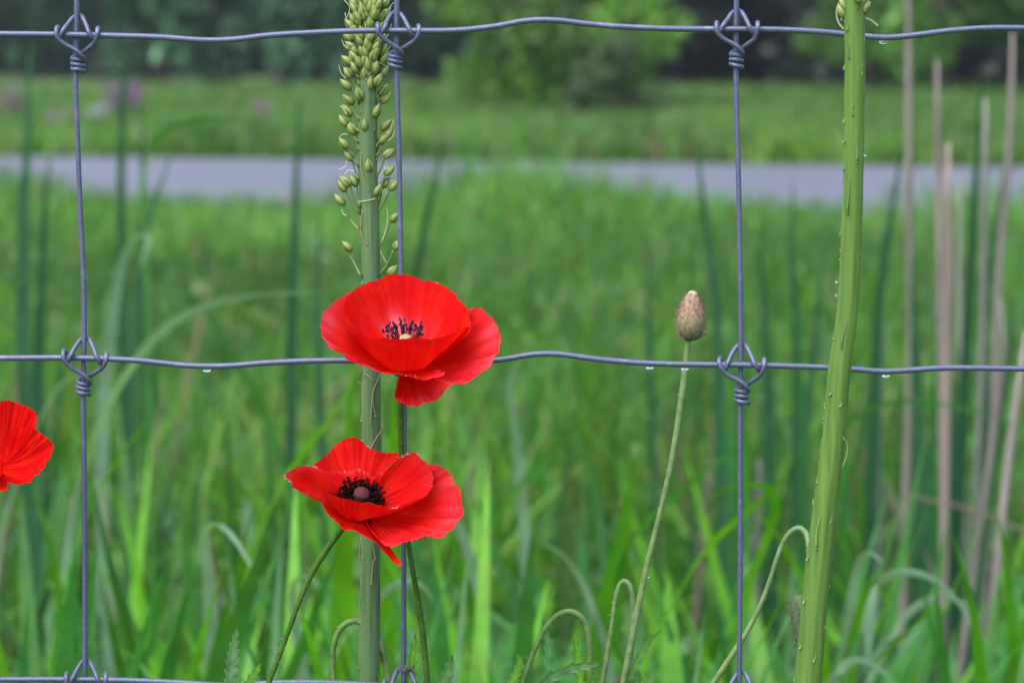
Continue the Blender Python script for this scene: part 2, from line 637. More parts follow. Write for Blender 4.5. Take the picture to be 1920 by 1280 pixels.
# ------------------------------------------------------------------ damp air
def build_haze():
    m = bpy.data.materials.new('damp_air')
    m.use_nodes = True
    nt = m.node_tree
    nt.nodes.clear()
    out = nt.nodes.new('ShaderNodeOutputMaterial')
    vol = nt.nodes.new('ShaderNodeVolumePrincipled')
    vol.inputs['Color'].default_value = (.86, .90, 1.0, 1)
    vol.inputs['Density'].default_value = 0.00045
    vol.inputs['Anisotropy'].default_value = 0.2
    nt.links.new(vol.outputs[0], out.inputs['Volume'])
    mb = MB()
    x0, x1, y0, y1, z0, z1 = -405, 405, -12, 605, -2.0, 18.0
    v = [mb.vert(p) for p in ((x0, y0, z0), (x1, y0, z0), (x1, y1, z0), (x0, y1, z0), (x0, y0, z1), (x1, y0, z1), (x1, y1, z1), (x0, y1, z1))]
    mb.f += [(v[0], v[3], v[2], v[1]), (v[4], v[5], v[6], v[7]), (v[0], v[1], v[5], v[4]), (v[1], v[2], v[6], v[5]), (v[2], v[3], v[7], v[6]), (v[3], v[0], v[4], v[7])]
    tag(mb.build('haze', m), kind='stuff')


build_haze()

# ------------------------------------------------------------------ trees and woods
def crown_mesh(name, blobs, n, size, tint, seed):
    """many leaf sprays spread through the crown's lobes"""
    g = np.random.default_rng(seed)
    P, C = [], []
    vol = np.array([b[3] ** 2 for b in blobs])
    cnt = (n * vol / vol.sum()).astype(int)
    for (bx, by, bz, br, sq), k in zip(blobs, cnt):
        d = g.normal(size=(k, 3))
        d /= np.linalg.norm(d, axis=1)[:, None]
        rr = br * (0.45 + .55 * g.random(k) ** .5) * (1 + .25 * np.sin(d[:, 0] * 7 + bx) * np.cos(d[:, 2] * 6 + by))
        p = d * rr[:, None]
        p[:, 2] *= sq
        P.append(p + np.array([bx, by, bz]))
        C.append(np.array(tint) * (.45 + .95 * g.random()) * (.75 + .5 * g.random((k, 1))))  # random tone per lobe, spread widened so dark lobes imitate shaded hollows
    P, C = np.concatenate(P), np.concatenate(C)
    k = len(P)
    a = g.normal(size=(k, 3))
    a /= np.linalg.norm(a, axis=1)[:, None]
    b = np.cross(a, g.normal(size=(k, 3)))
    b /= np.linalg.norm(b, axis=1)[:, None]
    s = size * (.5 + g.random((k, 1)))
    V = np.stack([P - a * s, P + b * s * .45, P + a * s, P - b * s * .45], 1).astype(np.float32)
    F = np.arange(4 * k).reshape(-1, 4)
    me = bpy.data.meshes.new(name)
    me.from_pydata(V.reshape(-1, 3).tolist(), [], F.tolist())
    finish(me, M_TREE, np.repeat(C, 4, axis=0))
    return me


def trunk_mesh(name, h, r, limbs, seed):
    rr = random.Random(seed)
    mb = MB()
    mb.col = (.075, .062, .050)
    pts = spline([(0, 0, -.1), (rr.uniform(-.1, .1), 0, h * .3), (rr.uniform(-.2, .2), .1, h * .65), (rr.uniform(-.3, .3), .1, h)], 10)
    mb.tube(pts, [r * (1.25 if i == 0 else 1 - .08 * i) for i in range(10)], 8)
    for i in range(limbs):
        t = rr.uniform(.25, .9)
        p = pts[int(t * 9)]
        a = rr.uniform(0, 6.28)
        L = h * rr.uniform(.25, .45)
        q = [p, p + Vector((math.cos(a) * L * .5, math.sin(a) * L * .5, L * .25)), p + Vector((math.cos(a) * L, math.sin(a) * L, L * .55))]
        q = spline(q, 6)
        mb.tube(q, [r * .4 * (1 - .15 * k) for k in range(6)], 6)
    return mb.mesh(name, M_BARK)


def tree(x, y, crown, trunk, s, rz, label, group=None, name='broadleaf_tree'):
    t = thing(name, label, 'tree', (x, y, gz(x, y)), group)
    t.scale = (s, s, s)
    t.rotation_euler = (0, 0, rz)
    link(bpy.data.objects.new('trunk', trunk), t)
    link(bpy.data.objects.new('crown', crown), t)
    return t


def blobs_for(seed, w, h, low, n):
    rr = random.Random(seed)
    out = []
    for i in range(n):
        z = low + (h - low) * rr.random()
        k = math.sin(math.pi * min(1, max(0.1, (z - low * .6) / (h - low * .6)))) ** .6
        a = rr.uniform(0, 6.28)
        d = w * k * rr.uniform(.3, .85)
        out.append((math.cos(a) * d, math.sin(a) * d, z, w * rr.uniform(.28, .45), rr.uniform(.7, .95)))
    return out


CROWN_BRIGHT = crown_mesh('bright_crown', blobs_for(3, 2.2, 6.2, .7, 22), 9000, .13, (.095, .23, .022), 3)
CROWN_RIGHT = crown_mesh('spreading_crown', blobs_for(5, 2.9, 7.5, 1.0, 24), 9000, .16, (.08, .22, .026), 5)
CROWN_BLUE = crown_mesh('blue_crown', blobs_for(8, 3.2, 9.5, .8, 26), 7000, .22, (.052, .165, .078), 8)
CROWN_DARK = crown_mesh('dark_crown', blobs_for(9, 3.6, 11, .4, 30), 8000, .30, (.016, .046, .036), 9)  # leaf tint darkened to imitate the shade inside the wood
CROWN_GAP = crown_mesh('gap_crown', blobs_for(9, 3.6, 11, .4, 30), 8000, .30, (.011, .020, .020), 9)  # same crown tinted near black, deep wood shade put into the leaves
CROWN_SHRUB = crown_mesh('shrub_crown', blobs_for(10, .9, 1.5, .25, 12), 3000, .07, (.075, .130, .045), 10)
TRUNK_A = trunk_mesh('trunk', 5.2, .16, 9, 1)
TRUNK_B = trunk_mesh('trunk', 7.5, .24, 9, 2)
TRUNK_S = trunk_mesh('trunk', 1.2, .03, 6, 3)


def gx(px, Y):
    return (px - 960) / FPX * Y


tree(gx(1060, 41), 41, CROWN_BRIGHT, TRUNK_A, .86, .4, 'bright green bushy tree standing alone in the meadow beyond the road')
tree(gx(930, 43), 43.5, CROWN_BRIGHT, TRUNK_A, .62, 2.3, 'smaller bright green tree left beside the lone meadow tree')
tree(gx(1760, 52), 52, CROWN_RIGHT, TRUNK_B, 1.0, 1.0, 'spreading green tree behind the thick pale stalk and dry reeds')
tree(gx(1950, 54), 55, CROWN_RIGHT, TRUNK_B, 1.0, 2.6, 'spreading green tree at the right end of the meadow edge')
tree(gx(1640, 56), 57, CROWN_RIGHT, TRUNK_B, .55, 4.1, 'small green tree between the dark wood gap and the thick stalk')
tree(gx(1170, 38), 38.5, CROWN_SHRUB, TRUNK_S, .8, 0.0, 'dull olive shrub at the foot of the lone meadow tree', name='shrub')
tree(gx(1110, 37), 37.5, CROWN_SHRUB, TRUNK_S, .55, 1.4, 'low olive shrub in front of the lone meadow tree', name='shrub')

woods = [(-420, 96, 1.0), (-240, 90, .95), (-60, 92, 1.0), (60, 100, .8), (185, 94, 1.0), (300, 84, .9), (420, 80, 1.05), (530, 74, .85), (640, 78, .95), (720, 72, .8), (800, 80, 1.0)]
wood_labels = ['blue green wood tree well left of the picture frame', 'blue green wood tree just outside the left picture frame', 'blue green wood tree at the left frame edge above the meadow', 'blue green wood tree left of the top left knot', 'blue green wood tree just right of the top left knot',
               'blue green wood tree above the bent level grass blade', 'blue green wood tree behind the dip of the top wire left of the seed spike', 'blue green wood tree midway between wire dip and seed spike',
               'blue green wood tree just left of the seed spike', 'blue green wood tree right behind the seed spike tip and middle knot', 'blue green wood tree between middle knot and lone meadow tree']
for i, (px, Y, s) in enumerate(woods):
    tree(gx(px, Y), Y, CROWN_BLUE, TRUNK_B, s, i * 1.7, wood_labels[i], 'trees along the wood edge')
for i in range(34):
    px = -1350 + i * 130
    Y = 104 + (i * 37 % 17)
    tree(gx(px, Y), Y, CROWN_DARK, TRUNK_B, 1.15 + .2 * ((i * 13) % 5) / 5, i * 2.1, 'dark shaded tree deep in the wood ' + bay(px), 'dark trees of the wood behind')
for i in range(19):
    px = 1180 + i * 52
    Y = 64 + (i * 29 % 7)
    tree(gx(px, Y), Y, CROWN_GAP, TRUNK_B, .8, i * 1.3, 'blackish shaded tree in the dark wood ' + ('beside the right fence wire' if px < 1480 else 'behind the thick stalk and dry reeds'), 'blackish trees of the wood to the right')

# wild flowers on the far meadow
def wildflower(px, py, Y, h, w, col, n, label, seed):
    g = random.Random(seed)
    p = at(px, py, Y)
    zb = gz(p.x, Y)
    root = thing('wildflower_clump', label, 'wildflower', (p.x, Y, zb))
    st, fl = MB(), MB()
    st.col = (.05, .10, .04)
    for i in range(n):
        a, d = g.uniform(0, 6.28), w * math.sqrt(g.random())
        top = Vector((p.x + math.cos(a) * d, Y + math.sin(a) * d * .6, p.z + g.uniform(-h, h)))
        st.tube(spline([(p.x + math.cos(a) * d * .5, Y + math.sin(a) * d * .3, zb - .02), (top + Vector((p.x, Y, zb))) / 2 + Vector((.01, 0, .02)), top], 4), .005, 4)
        c = tuple(v * g.uniform(.7, 1.2) for v in col)
        for k in range(5):
            q = top + Vector((g.uniform(-.05, .05), g.uniform(-.05, .05), g.uniform(-.06, .05)))
            b = g.uniform(0, 6.28)
            for m in range(4):
                ang = b + m * 1.57
                e = Vector((math.cos(ang), g.uniform(-.6, .2), math.sin(ang))) * .03
                s = Vector((-math.sin(ang), 0, math.cos(ang))) * .012
                i0 = [fl.vert(q, col=c), fl.vert(q + e * .6 + s, col=c), fl.vert(q + e, col=c), fl.vert(q + e * .6 - s, col=c)]
                fl.f.append(tuple(i0))
    tag(st.build('stem', M_STEM, root), kind='stuff')
    tag(fl.build('blossom', M_FLOWER, root), kind='stuff')


wildflower(222, 178, 36, .14, .24, (.17, .11, .20), 40, 'tall mauve wildflower clump on the far left meadow', 1)
wildflower(254, 178, 34, .09, .07, (.20, .10, .20), 9, 'pinkest wildflower clump beside the tall mauve one', 2)
wildflower(181, 212, 30, .05, .06, (.30, .30, .36), 6, 'small whitish wildflower clump below the mauve clumps', 3)
wildflower(18, 190, 38, .16, .22, (.18, .12, .16), 22, 'dull pink wildflower clump at the left edge of the meadow', 4)
wildflower(120, 232, 30, .12, .18, (.22, .15, .20), 22, 'faded mauve wildflower clump near the road left of the white one', 5)
wildflower(1545, 258, 30, .09, .22, (.22, .18, .22), 22, 'faded mauve wildflower patch beside the thick stalk beyond the road', 6)
wildflower(1270, 250, 30, .06, .14, (.20, .17, .20), 14, 'faint mauve wildflower patch beyond the road below the dark gap', 7)
wildflower(488, 200, 34, .06, .10, (.24, .17, .22), 12, 'tiny mauve wildflower patch beyond the road left of the seed spike', 8)
wildflower(294, 322, 20, .008, .012, (.40, .27, .08), 2, 'small yellow wildflower at the near edge of the road', 9)

# ------------------------------------------------------------------ reeds in the ditch
def reed(pts, Y, w_px, label, col, mat, name, cat, group=None, tip=True, lean_y=0.0):
    """one upright leaf or stalk through pixels pts (top first) at distance Y, rooted in the ditch"""
    P = [at(px, py, Y + lean_y * i) for i, (px, py) in enumerate(pts)]
    last = P[-1]
    d = (P[-1] - P[-2]).normalized()
    zb = gz(last.x, last.y)
    if last.z > zb + .02:
        foot = last + d * ((last.z - zb) / max(.2, -d.z))
        foot.x = last.x + max(-.12, min(.12, foot.x - last.x))
        foot.z = zb - .02
        P.append(foot)
    P = P[::-1]
    root = thing(name, label, cat, (P[0].x, P[0].y, gz(P[0].x, P[0].y)), group)
    S = spline(P, 16)
    hw = w_px / FPX * Y / 2
    mb = MB()
    mb.col = col
    ws = [hw * (.9 if i < 3 else 1) * ((1 - ((i - 8) / 7.4) ** 2) if (i > 8 and tip) else 1) + .0004 for i in range(16)]
    return root, S, ws, mb


def cattail(pts, Y, w, label, group=None, col=(.024, .082, .036)):
    root, S, ws, mb = reed(pts, Y, w, label, col, M_REED, 'cattail', 'cattail', group)
    mb.ribbon(S, ws, (1, random.uniform(-.4, .4), 0), .3)
    mb.build('leaf', M_REED, root)
    for k in range(2):     # shorter leaves that share the foot
        mb = MB()
        mb.col = tuple(c * random.uniform(.8, 1.2) for c in col)
        f = random.uniform(.45, .7)
        off = random.choice((-1, 1)) * random.uniform(.03, .1)
        Q = [p + Vector((off * (i / 15) ** 1.5, .03 * i / 15, 0)) for i, p in enumerate(spline(S[:max(4, int(16 * f))], 16))]
        mb.ribbon(Q, [v * .8 for v in ws], (1, random.uniform(-.6, .6), 0), .3)
        mb.build('leaf', M_REED, root)
    return root


def dry_stalk(pts, Y, w, label, group=None, col=None):
    col = col or tuple(c * random.uniform(.8, 1.15) for c in random.choice(((.205, .182, .160), (.195, .172, .165), (.19, .178, .142))))
    root, S, ws, mb = reed(pts, Y, w, label, col, M_DRY, 'dry_reed', 'reed', group, tip=False)
    hw = w / FPX * Y / 2 * .8
    mb.tube(S, [hw * (1.05 - .2 * i / 15) * (1 if i < 14 else (.8 if i == 14 else .45)) for i in range(16)], 8)
    o = mb.build('stalk', M_DRY, root)
    mb = MB()
    mb.col = tuple(c * .85 for c in col)
    q = S[6]
    sgn = random.choice((-1, 1))
    mb.ribbon(spline([q, q + Vector((sgn * .012, -.005, .06)), q + Vector((sgn * .03, -.01, .10))], 6), [hw * v for v in (.7, .8, .7, .5, .3, .05)], (1, 0, 0), .5)
    mb.build('leaf_sheath', M_DRY, root)
    return root


CT = [
    ([(40, 330), (42, 560), (52, 800), (60, 1000)], 3.3, 34, 'broad dark cattail behind the left fence wire, outermost of its row'),
    ([(92, 295), (80, 480), (72, 700), (75, 900)], 3.5, 24, 'tall dark cattail between the left frame edge and the left wire'),
    ([(62, 40), (50, 300), (50, 640), (60, 900)], 3.9, 22, 'pale cattail rising past the road left of the left wire'),
    ([(238, 0), (228, 250), (230, 560), (240, 900)], 4.0, 18, 'very tall faint cattail crossing the road right of the left wire'),
    ([(325, 280), (290, 380), (262, 520), (250, 760)], 3.8, 18, 'leaning cattail crossing the road right of the very tall one'),
    ([(268, 200), (268, 420), (270, 600), (280, 900)], 4.0, 14, 'narrow upright cattail beside the leaning one'),
    ([(562, 190), (556, 320), (548, 560), (545, 840)], 3.6, 22, 'dark cattail standing left of the central seed spike'),
    ([(600, 400), (597, 560), (600, 700), (610, 950)], 3.6, 20, 'short cattail close beside the upper poppy'),
    ([(832, 265), (812, 360), (792, 440), (770, 620)], 3.9, 24, 'leaning cattail right of the middle wire above the poppy'),
    ([(1215, 440), (1216, 560), (1220, 720), (1230, 950)], 3.7, 16, 'slim cattail left of the upright poppy bud'),
    ([(1306, 270), (1322, 400), (1342, 540), (1350, 800)], 3.4, 24, 'dark cattail leaning left of the right fence wire'),
    ([(1486, 345), (1485, 470), (1492, 640), (1490, 900)], 3.4, 17, 'dark cattail between the right wire and the thick stalk'),
    ([(1425, 430), (1432, 560), (1440, 720), (1445, 980)], 3.7, 26, 'pale cattail right beside the right fence wire'),
    ([(1545, 470), (1528, 640), (1510, 800), (1505, 1000)], 3.6, 20, 'cattail leaning just left of the thick stalk'),
    ([(1690, 280), (1672, 400), (1648, 560), (1640, 760)], 3.3, 26, 'dark cattail leaning beside the tallest dry reed'),
    ([(1840, 150), (1830, 320), (1818, 520), (1800, 860)], 3.3, 26, 'dark cattail among the dry reeds on the right'),
    ([(1886, 300), (1868, 420), (1850, 560), (1850, 860)], 3.2, 20, 'cattail leaning behind the last dry reeds at right'),
    ([(1712, 480), (1716, 640), (1722, 800), (1730, 1010)], 3.1, 34, 'broad dark cattail below the tallest dry reed'),
    ([(1905, 560), (1880, 760), (1845, 960), (1830, 1100)], 2.9, 26, 'leaning cattail at the right frame edge'),
    ([(1385, 520), (1395, 700), (1400, 860), (1405, 1050)], 3.8, 18, 'low cattail directly behind the right fence wire'),
    ([(1768, 560), (1778, 700), (1790, 860), (1795, 1050)], 3.4, 26, 'cattail tucked behind the pair of dry reeds'),
]
for pts, Y, w, lab in CT:
    cattail(pts, Y, w, lab)
g = random.Random(5)
for i in range(20):
    px = g.choice([g.uniform(-60, 620), g.uniform(1380, 1980), g.uniform(1380, 1980), g.uniform(1000, 1400)])
    top = g.uniform(520, 760) if px > 1300 else g.uniform(600, 820)
    ln = g.uniform(-40, 40)
    cattail([(px + ln, top), (px + ln * .5, top + 120), (px, top + 280), (px, top + 420)], g.uniform(3.0, 4.6), g.uniform(14, 26),
            'low green cattail in the ditch grass ' + bay(px), 'low cattails in the ditch', col=(.035 * g.uniform(.8, 1.4), .115 * g.uniform(.8, 1.3), .03 * g.uniform(.7, 1.3)))

DR = [
    ([(1703, -160), (1704, 120), (1704, 340), (1708, 600), (1700, 900)], 3.2, 19, 'tallest dry reed, rising out of the top of the picture'),
    ([(1757, 112), (1760, 340), (1764, 560), (1768, 900)], 3.1, 20, 'dry reed with a broken top right of the tallest one'),
    ([(1778, 268), (1780, 480), (1776, 700), (1772, 930)], 3.0, 24, 'thick dry reed touching the broken topped one'),
    ([(1848, 185), (1846, 420), (1842, 640), (1832, 900)], 3.2, 18, 'pale dry reed left of the outermost leaning one'),
    ([(1899, 60), (1892, 300), (1872, 520), (1862, 760)], 3.2, 18, 'dry reed leaning inwards near the right frame edge'),
    ([(1876, 560), (1884, 640), (1868, 780), (1842, 960)], 2.9, 18, 'short pale dry reed leaning over the lower right grass'),
    ([(1925, 620), (1905, 760), (1880, 960), (1860, 1180)], 2.5, 24, 'broad dry reed leaning at the lower right corner'),
    ([(1655, 540), (1652, 680), (1648, 800), (1645, 960)], 3.4, 18, 'short dry reed standing right of the thick stalk'),
    ([(1336, 860), (1330, 900), (1322, 960), (1310, 1100)], 3.2, 18, 'short brown dry reed low behind the right wire', (.10, .075, .07)),
    ([(1425, 860), (1424, 920), (1420, 1000), (1420, 1100)], 3.0, 18, 'short greyish dry reed right beside the right wire', (.10, .085, .095)),
    ([(1800, 330), (1798, 480), (1800, 640), (1806, 860)], 3.5, 15, 'thin dry reed behind the thick pair'),
]
for pts, Y, w, lab, *c in DR:
    dry_stalk(pts, Y, w, lab, None, *c)
dry_stalk([(1690, 925), (1740, 936), (1790, 948), (1830, 956)], 2.9, 9, 'broken dry reed lying across the lower right cattails', col=(.15, .11, .095))
dry_stalk([(185, 900), (205, 1000), (215, 1120), (218, 1270)], 2.6, 10, 'yellowish dry reed right of the lower left wire', col=(.14, .16, .06))

# ------------------------------------------------------------------ broad grass tufts in the ditch
def blade_path(L, az, lean, droop, g):
    pts = []
    for i in range(7):
        t = i / 6
        out = L * (lean * t + droop * .55 * t ** 2.5)
        up = L * (t - .25 * lean * t - droop * .75 * max(0, t - .45) ** 1.6 * 1.6)
        pts.append(Vector((math.cos(az) * out, math.sin(az) * out, up)))
    return spline(pts, 11)


def tuft_mesh_set(seed, col):
    g = random.Random(seed)
    out = []
    for k in range(9):
        mb = MB()
        f = g.uniform(.7, 1.35)
        mb.col = (col[0] * f, col[1] * f, col[2] * f * g.uniform(.8, 1.3))
        L = g.uniform(.55, 1.05)
        az = g.uniform(0, 6.28)
        S = blade_path(L, az, g.uniform(.08, .75), g.choice((0, .15, .4, .8, 1.1)), g)
        hw = g.uniform(.008, .018)
        wid = [hw * v for v in (.6, .85, .97, 1, 1, 1, .96, .88, .72, .45, .04)]
        tw = g.uniform(-.5, .5)
        mb.ribbon(S, wid, (-math.sin(az + tw), math.cos(az + tw), g.uniform(-.2, .2)), .22)
        out.append(mb.mesh('blade', M_BLADE))
    return out


TUFTS = [tuft_mesh_set(31, (.075, .250, .016)), tuft_mesh_set(32, (.055, .20, .040)), tuft_mesh_set(33, (.095, .285, .010)),
         tuft_mesh_set(34, (.048, .185, .022)), tuft_mesh_set(35, (.11, .23, .12))]
TUFT_LOOK = ['bright green', 'cool green', 'yellow green', 'deep green', 'greyish green']
g = random.Random(77)
for i in range(296):
    near = i >= 230
    Y = g.uniform(1.75, 2.35) if near else 2.05 + 2.7 * g.random() ** 1.2
    px = g.uniform(-220, 2140)
    x = gx(px, Y)
    k = g.randrange(5)
    zb = gz(x, Y)
    limit = (CAM_H - Y * math.tan(PITCH + ((g.uniform(820, 1200) if near else g.choice((g.uniform(720, 900), g.uniform(850, 1150), g.uniform(850, 1150)))) - 640) / FPX)) - zb   # how tall it may stand here
    s = max(.35, min(1.2, limit / .98))
    t = thing('grass_tuft', ('low near ' if near else '') + TUFT_LOOK[k] + ' broad bladed grass tuft ' + bay(px), 'grass tuft', (x, Y, zb - .01), 'broad grass tufts in the ditch')
    t.rotation_euler = (0, 0, g.uniform(0, 6.28))
    t.scale = (max(s, .75), max(s, .75), s)
    for me in TUFTS[k]:
        link(bpy.data.objects.new('blade', me), t)


def arching(paths, Y, label, name='arching_grass'):
    """grass plant whose bent blades the picture shows one by one: each (pixels foot to tip, width px, colour)"""
    Y *= .9
    p0 = at(*paths[0][0][0], Y)
    root = thing(name, label, 'grass', (p0.x, Y, gz(p0.x, Y)))
    for pts, w, col in paths:
        P = [at(px, py, Y - .015 * i) for i, (px, py) in enumerate(pts)]
        zb = gz(P[0].x, P[0].y)
        if P[0].z > zb:
            P.insert(0, Vector((p0.x + (P[0].x - p0.x) * .5, Y + .02, zb - .02)))
        S = smooth(spline(P, 54), 4)
        hw = w / FPX * Y / 2
        ws = [hw * min(1, .5 + i * .03) * min(1.0, ((53.4 - i) / 13) ** .8) for i in range(54)]
        mb = MB()
        mb.col = col
        mb.ribbon(S, ws, (.35, -.5, .8) if abs(pts[-1][0] - pts[0][0]) > 90 else (1, .2, 0), .2)
        mb.build('blade', M_BLADE, root)


G1, G2, G3, G4 = (.068, .235, .012), (.055, .185, .042), (.095, .28, .008), (.19, .30, .21)  # the last is pale: whitish wet sheen put into the blade colour
arching([([(275, 420), (272, 280), (300, 240), (345, 222), (430, 224), (500, 230)], 22, G2)], 3.6, 'bent grass with one level blade above the road at upper left')
arching([([(205, 760), (265, 660), (330, 595), (450, 556), (600, 548)], 26, G4)], 3.0, 'arching grass with one long pale blade left of the upper poppy')
arching([([(470, 720), (420, 640), (370, 560), (310, 522)], 22, G2)], 3.3, 'bent grass leaning left under the arching pale blade')
arching([([(215, 560), (230, 480), (260, 425), (292, 428), (262, 500)], 26, G4)], 3.6, 'folded grass with a drooping pale tip right of the left wire')
arching([([(395, 1180), (392, 1060), (375, 985), (400, 960), (440, 1000), (480, 1080)], 30, G4), ([(410, 1200), (450, 1060), (470, 960)], 26, G1)], 2.3, 'folded grass with a pale bent blade left of the lower poppy stem')
arching([([(110, 1180), (150, 1000), (220, 860), (290, 770)], 28, G1), ([(120, 1180), (90, 1000), (60, 900)], 26, G1)], 2.5, 'forked bright grass behind the lower left wire')
arching([([(560, 860), (640, 760), (720, 560)], 30, G3), ([(735, 900), (738, 800), (742, 700)], 44, G3), ([(650, 900), (655, 800), (662, 690)], 44, G3)], 2.7, 'bright yellow green grass behind the seed spike between the poppies')
arching([([(860, 1120), (940, 960), (1040, 840), (1180, 720)], 34, G2), ([(880, 1120), (840, 980), (800, 880)], 28, G1)], 2.5, 'long leaning grass right of the lower poppy')
arching([([(1130, 1200), (1090, 1080), (1040, 1020), (1020, 1020)], 30, G4), ([(1120, 1190), (1160, 1000), (1200, 840)], 34, G1)], 2.4, 'grass with a pale drooping blade behind the nodding buds')
arching([([(1130, 1120), (1210, 980), (1330, 880), (1440, 790)], 30, G2), ([(1150, 1140), (1180, 980), (1180, 860)], 30, G1)], 2.7, 'grass with long blade leaning behind the upright bud stem')
arching([([(1240, 1180), (1340, 1010), (1440, 930), (1470, 895)], 44, G3), ([(1440, 1000), (1470, 930), (1440, 900), (1380, 905), (1280, 960)], 30, G1), ([(1500, 1080), (1460, 1000), (1410, 950)], 24, G3)], 2.3, 'wide bright grass blades behind the lower right wire')
arching([([(1590, 1180), (1600, 1080), (1625, 1010), (1660, 1060)], 30, G4), ([(1600, 1200), (1630, 1080), (1650, 1060)], 40, G3)], 2.4, 'grass with a pale bent blade right of the thick stalk')
arching([([(1630, 1180), (1650, 1075), (1720, 1065), (1790, 1110), (1830, 1190)], 30, G4), ([(1660, 1220), (1740, 1150), (1760, 1110)], 26, G1)], 2.2, 'arching grass with a pale curved blade at lower right')
arching([([(1560, 1280), (1590, 1230), (1640, 1240), (1690, 1300)], 30, G4), ([(1840, 1280), (1820, 1120), (1790, 1010)], 30, G1)], 2.1, 'grass arching at the bottom edge right of the thick stalk')
arching([([(1700, 1150), (1730, 1120), (1790, 1110), (1870, 1200)], 24, G4), ([(1900, 1250), (1890, 1080), (1870, 960)], 30, G1)], 2.3, 'grass bending at the lower right corner')
arching([([(0, 560), (20, 535), (50, 520)], 22, G3)], 3.0, 'bright grass tip at the left frame edge above the wire')
arching([([(60, 820), (110, 720), (140, 690), (180, 690)], 20, G4)], 2.9, 'thin arching grass behind the left middle knot')
arching([([(1740, 752), (1800, 762), (1860, 778), (1910, 800)], 15, G2)], 2.8, 'thin pale grass blade crossing the dry reeds')
arching([([(960, 760), (950, 700), (985, 650), (1035, 636)], 22, G4)], 3.0, 'pale bent grass tip right of the upper poppy')
arching([([(800, 880), (770, 845), (790, 830), (840, 850)], 22, G4)], 2.6, 'pale bent grass tip between the two poppies')
arching([([(560, 1200), (545, 1090), (565, 1060), (600, 1100)], 26, G4), ([(700, 1130), (760, 1080), (800, 1090), (815, 1130)], 30, G4)], 2.2, 'folded pale grass around the lower seed spike stalk')

# ------------------------------------------------------------------ wire fence
YF = 1.2
U = YF / FPX      # metres in one photograph pixel at the fence
HW = [
    [(-900, 62), (-700, 70), (-600, 55), (-300, 62), (0, 64), (100, 65), (200, 67), (300, 70), (390, 76), (430, 75), (500, 67), (600, 61), (680, 58), (760, 58), (860, 57), (920, 51), (1000, 38), (1040, 38), (1100, 45), (1160, 50), (1250, 54), (1380, 55), (1460, 56), (1540, 60), (1620, 68), (1660, 71), (1700, 68), (1780, 58), (1850, 53), (1920, 53), (2100, 56), (2300, 44), (2600, 54)],
    [(-900, 672), (-500, 676), (-350, 660), (0, 671), (150, 671), (250, 675), (370, 686), (420, 686), (500, 680), (600, 676), (680, 676), (760, 677), (860, 678), (940, 674), (1010, 663), (1040, 663), (1110, 672), (1200, 680), (1300, 683), (1400, 684), (1500, 687), (1580, 690), (1660, 696), (1700, 694), (1760, 690), (1850, 690), (1920, 691), (2200, 680), (2600, 692)],
    [(-900, 1272), (-400, 1282), (0, 1273), (150, 1273), (250, 1275), (340, 1279), (420, 1284), (520, 1279), (620, 1279), (760, 1286), (1000, 1290), (1380, 1297), (1700, 1304), (2100, 1300), (2600, 1306)],
    [(-900, 1890), (-300, 1880), (150, 1884), (450, 1894), (760, 1890), (1050, 1880), (1380, 1898), (1700, 1906), (2600, 1900)],
]
VW = [
    [(147, -600), (144, 0), (143, 64), (142, 130), (148, 330), (158, 620), (157, 671), (156, 740), (158, 900), (159, 1270), (158, 1500), (160, 1960)],
    [(748, -600), (744, 0), (743, 58), (744, 130), (749, 330), (752, 500), (757, 677), (757, 1000), (757, 1280), (755, 1500), (758, 1960)],
    [(1384, -600), (1381, 0), (1380, 55), (1380, 120), (1385, 350), (1389, 640), (1389, 684), (1388, 760), (1388, 1000), (1386, 1280), (1386, 1500), (1388, 1960)],
    [(-470, -600), (-474, 60), (-468, 672), (-470, 1280), (-468, 1960)],
    [(2010, -600), (2008, 55), (2012, 690), (2010, 1300), (2012, 1960)],
]
fence = thing('wire_fence', 'galvanised woven wire fence with twisted knots across the whole view', 'fence', (0, YF, .3))
for line in HW:
    mb = MB()
    mb.tube(spline([at(px, py, YF) for px, py in line], 150), 5.6 * U, 12)
    mb.build('line_wire', M_WIRE, fence)
for line in VW:
    mb = MB()
    mb.tube(spline([at(px, py, YF + 10.5 * U) for px, py in line], 90), 5.0 * U, 12)
    mb.build('stay_wire', M_WIRE, fence)

LSTR = [(0, -37, -20), (-8, -32, -13), (-17, -19, -1), (-24, -5, 10), (-28, 4, 8), (-32, 9, -1), (-35, 4, -9), (-36, -6, -10), (-36.5, -12, -4), (-37, -12, 3), (-37, -5, 10), (-36, 3, 11), (-30, 12, 9), (-20, 20, 7), (-8, 27, 6), (3, 34, 6), (10, 41, 3), (12, 47, -4), (9, 51, -15), (0, 53, -21), (-8, 52, -18)]
RSTR = [(0, -37, -20), (7, -35, -15), (13, -28, -6), (20, -15, 3), (25, -4, 10), (30, 5, 8), (34, 10, 0), (39, 6, -9), (41, -3, -11), (42, -10, -5), (42, -10, 3), (42, -3, 10), (40, 8, 9), (34, 18, 4), (24, 26, -2), (14, 33, -9), (5, 39, -19), (-7, 43, -18)]
for k in range(0, 31):
    a = math.pi + .35 + k / 30 * (2 * math.pi * 2.62)
    rad = 9.6
    RSTR.append((math.cos(a) * (rad + .7), 47 + 9.0 * (k / 30 * 2.75), -10.5 - math.sin(a) * rad))
RSTR[-1] = (13, RSTR[-1][1] + .5, RSTR[-1][2] + 1)


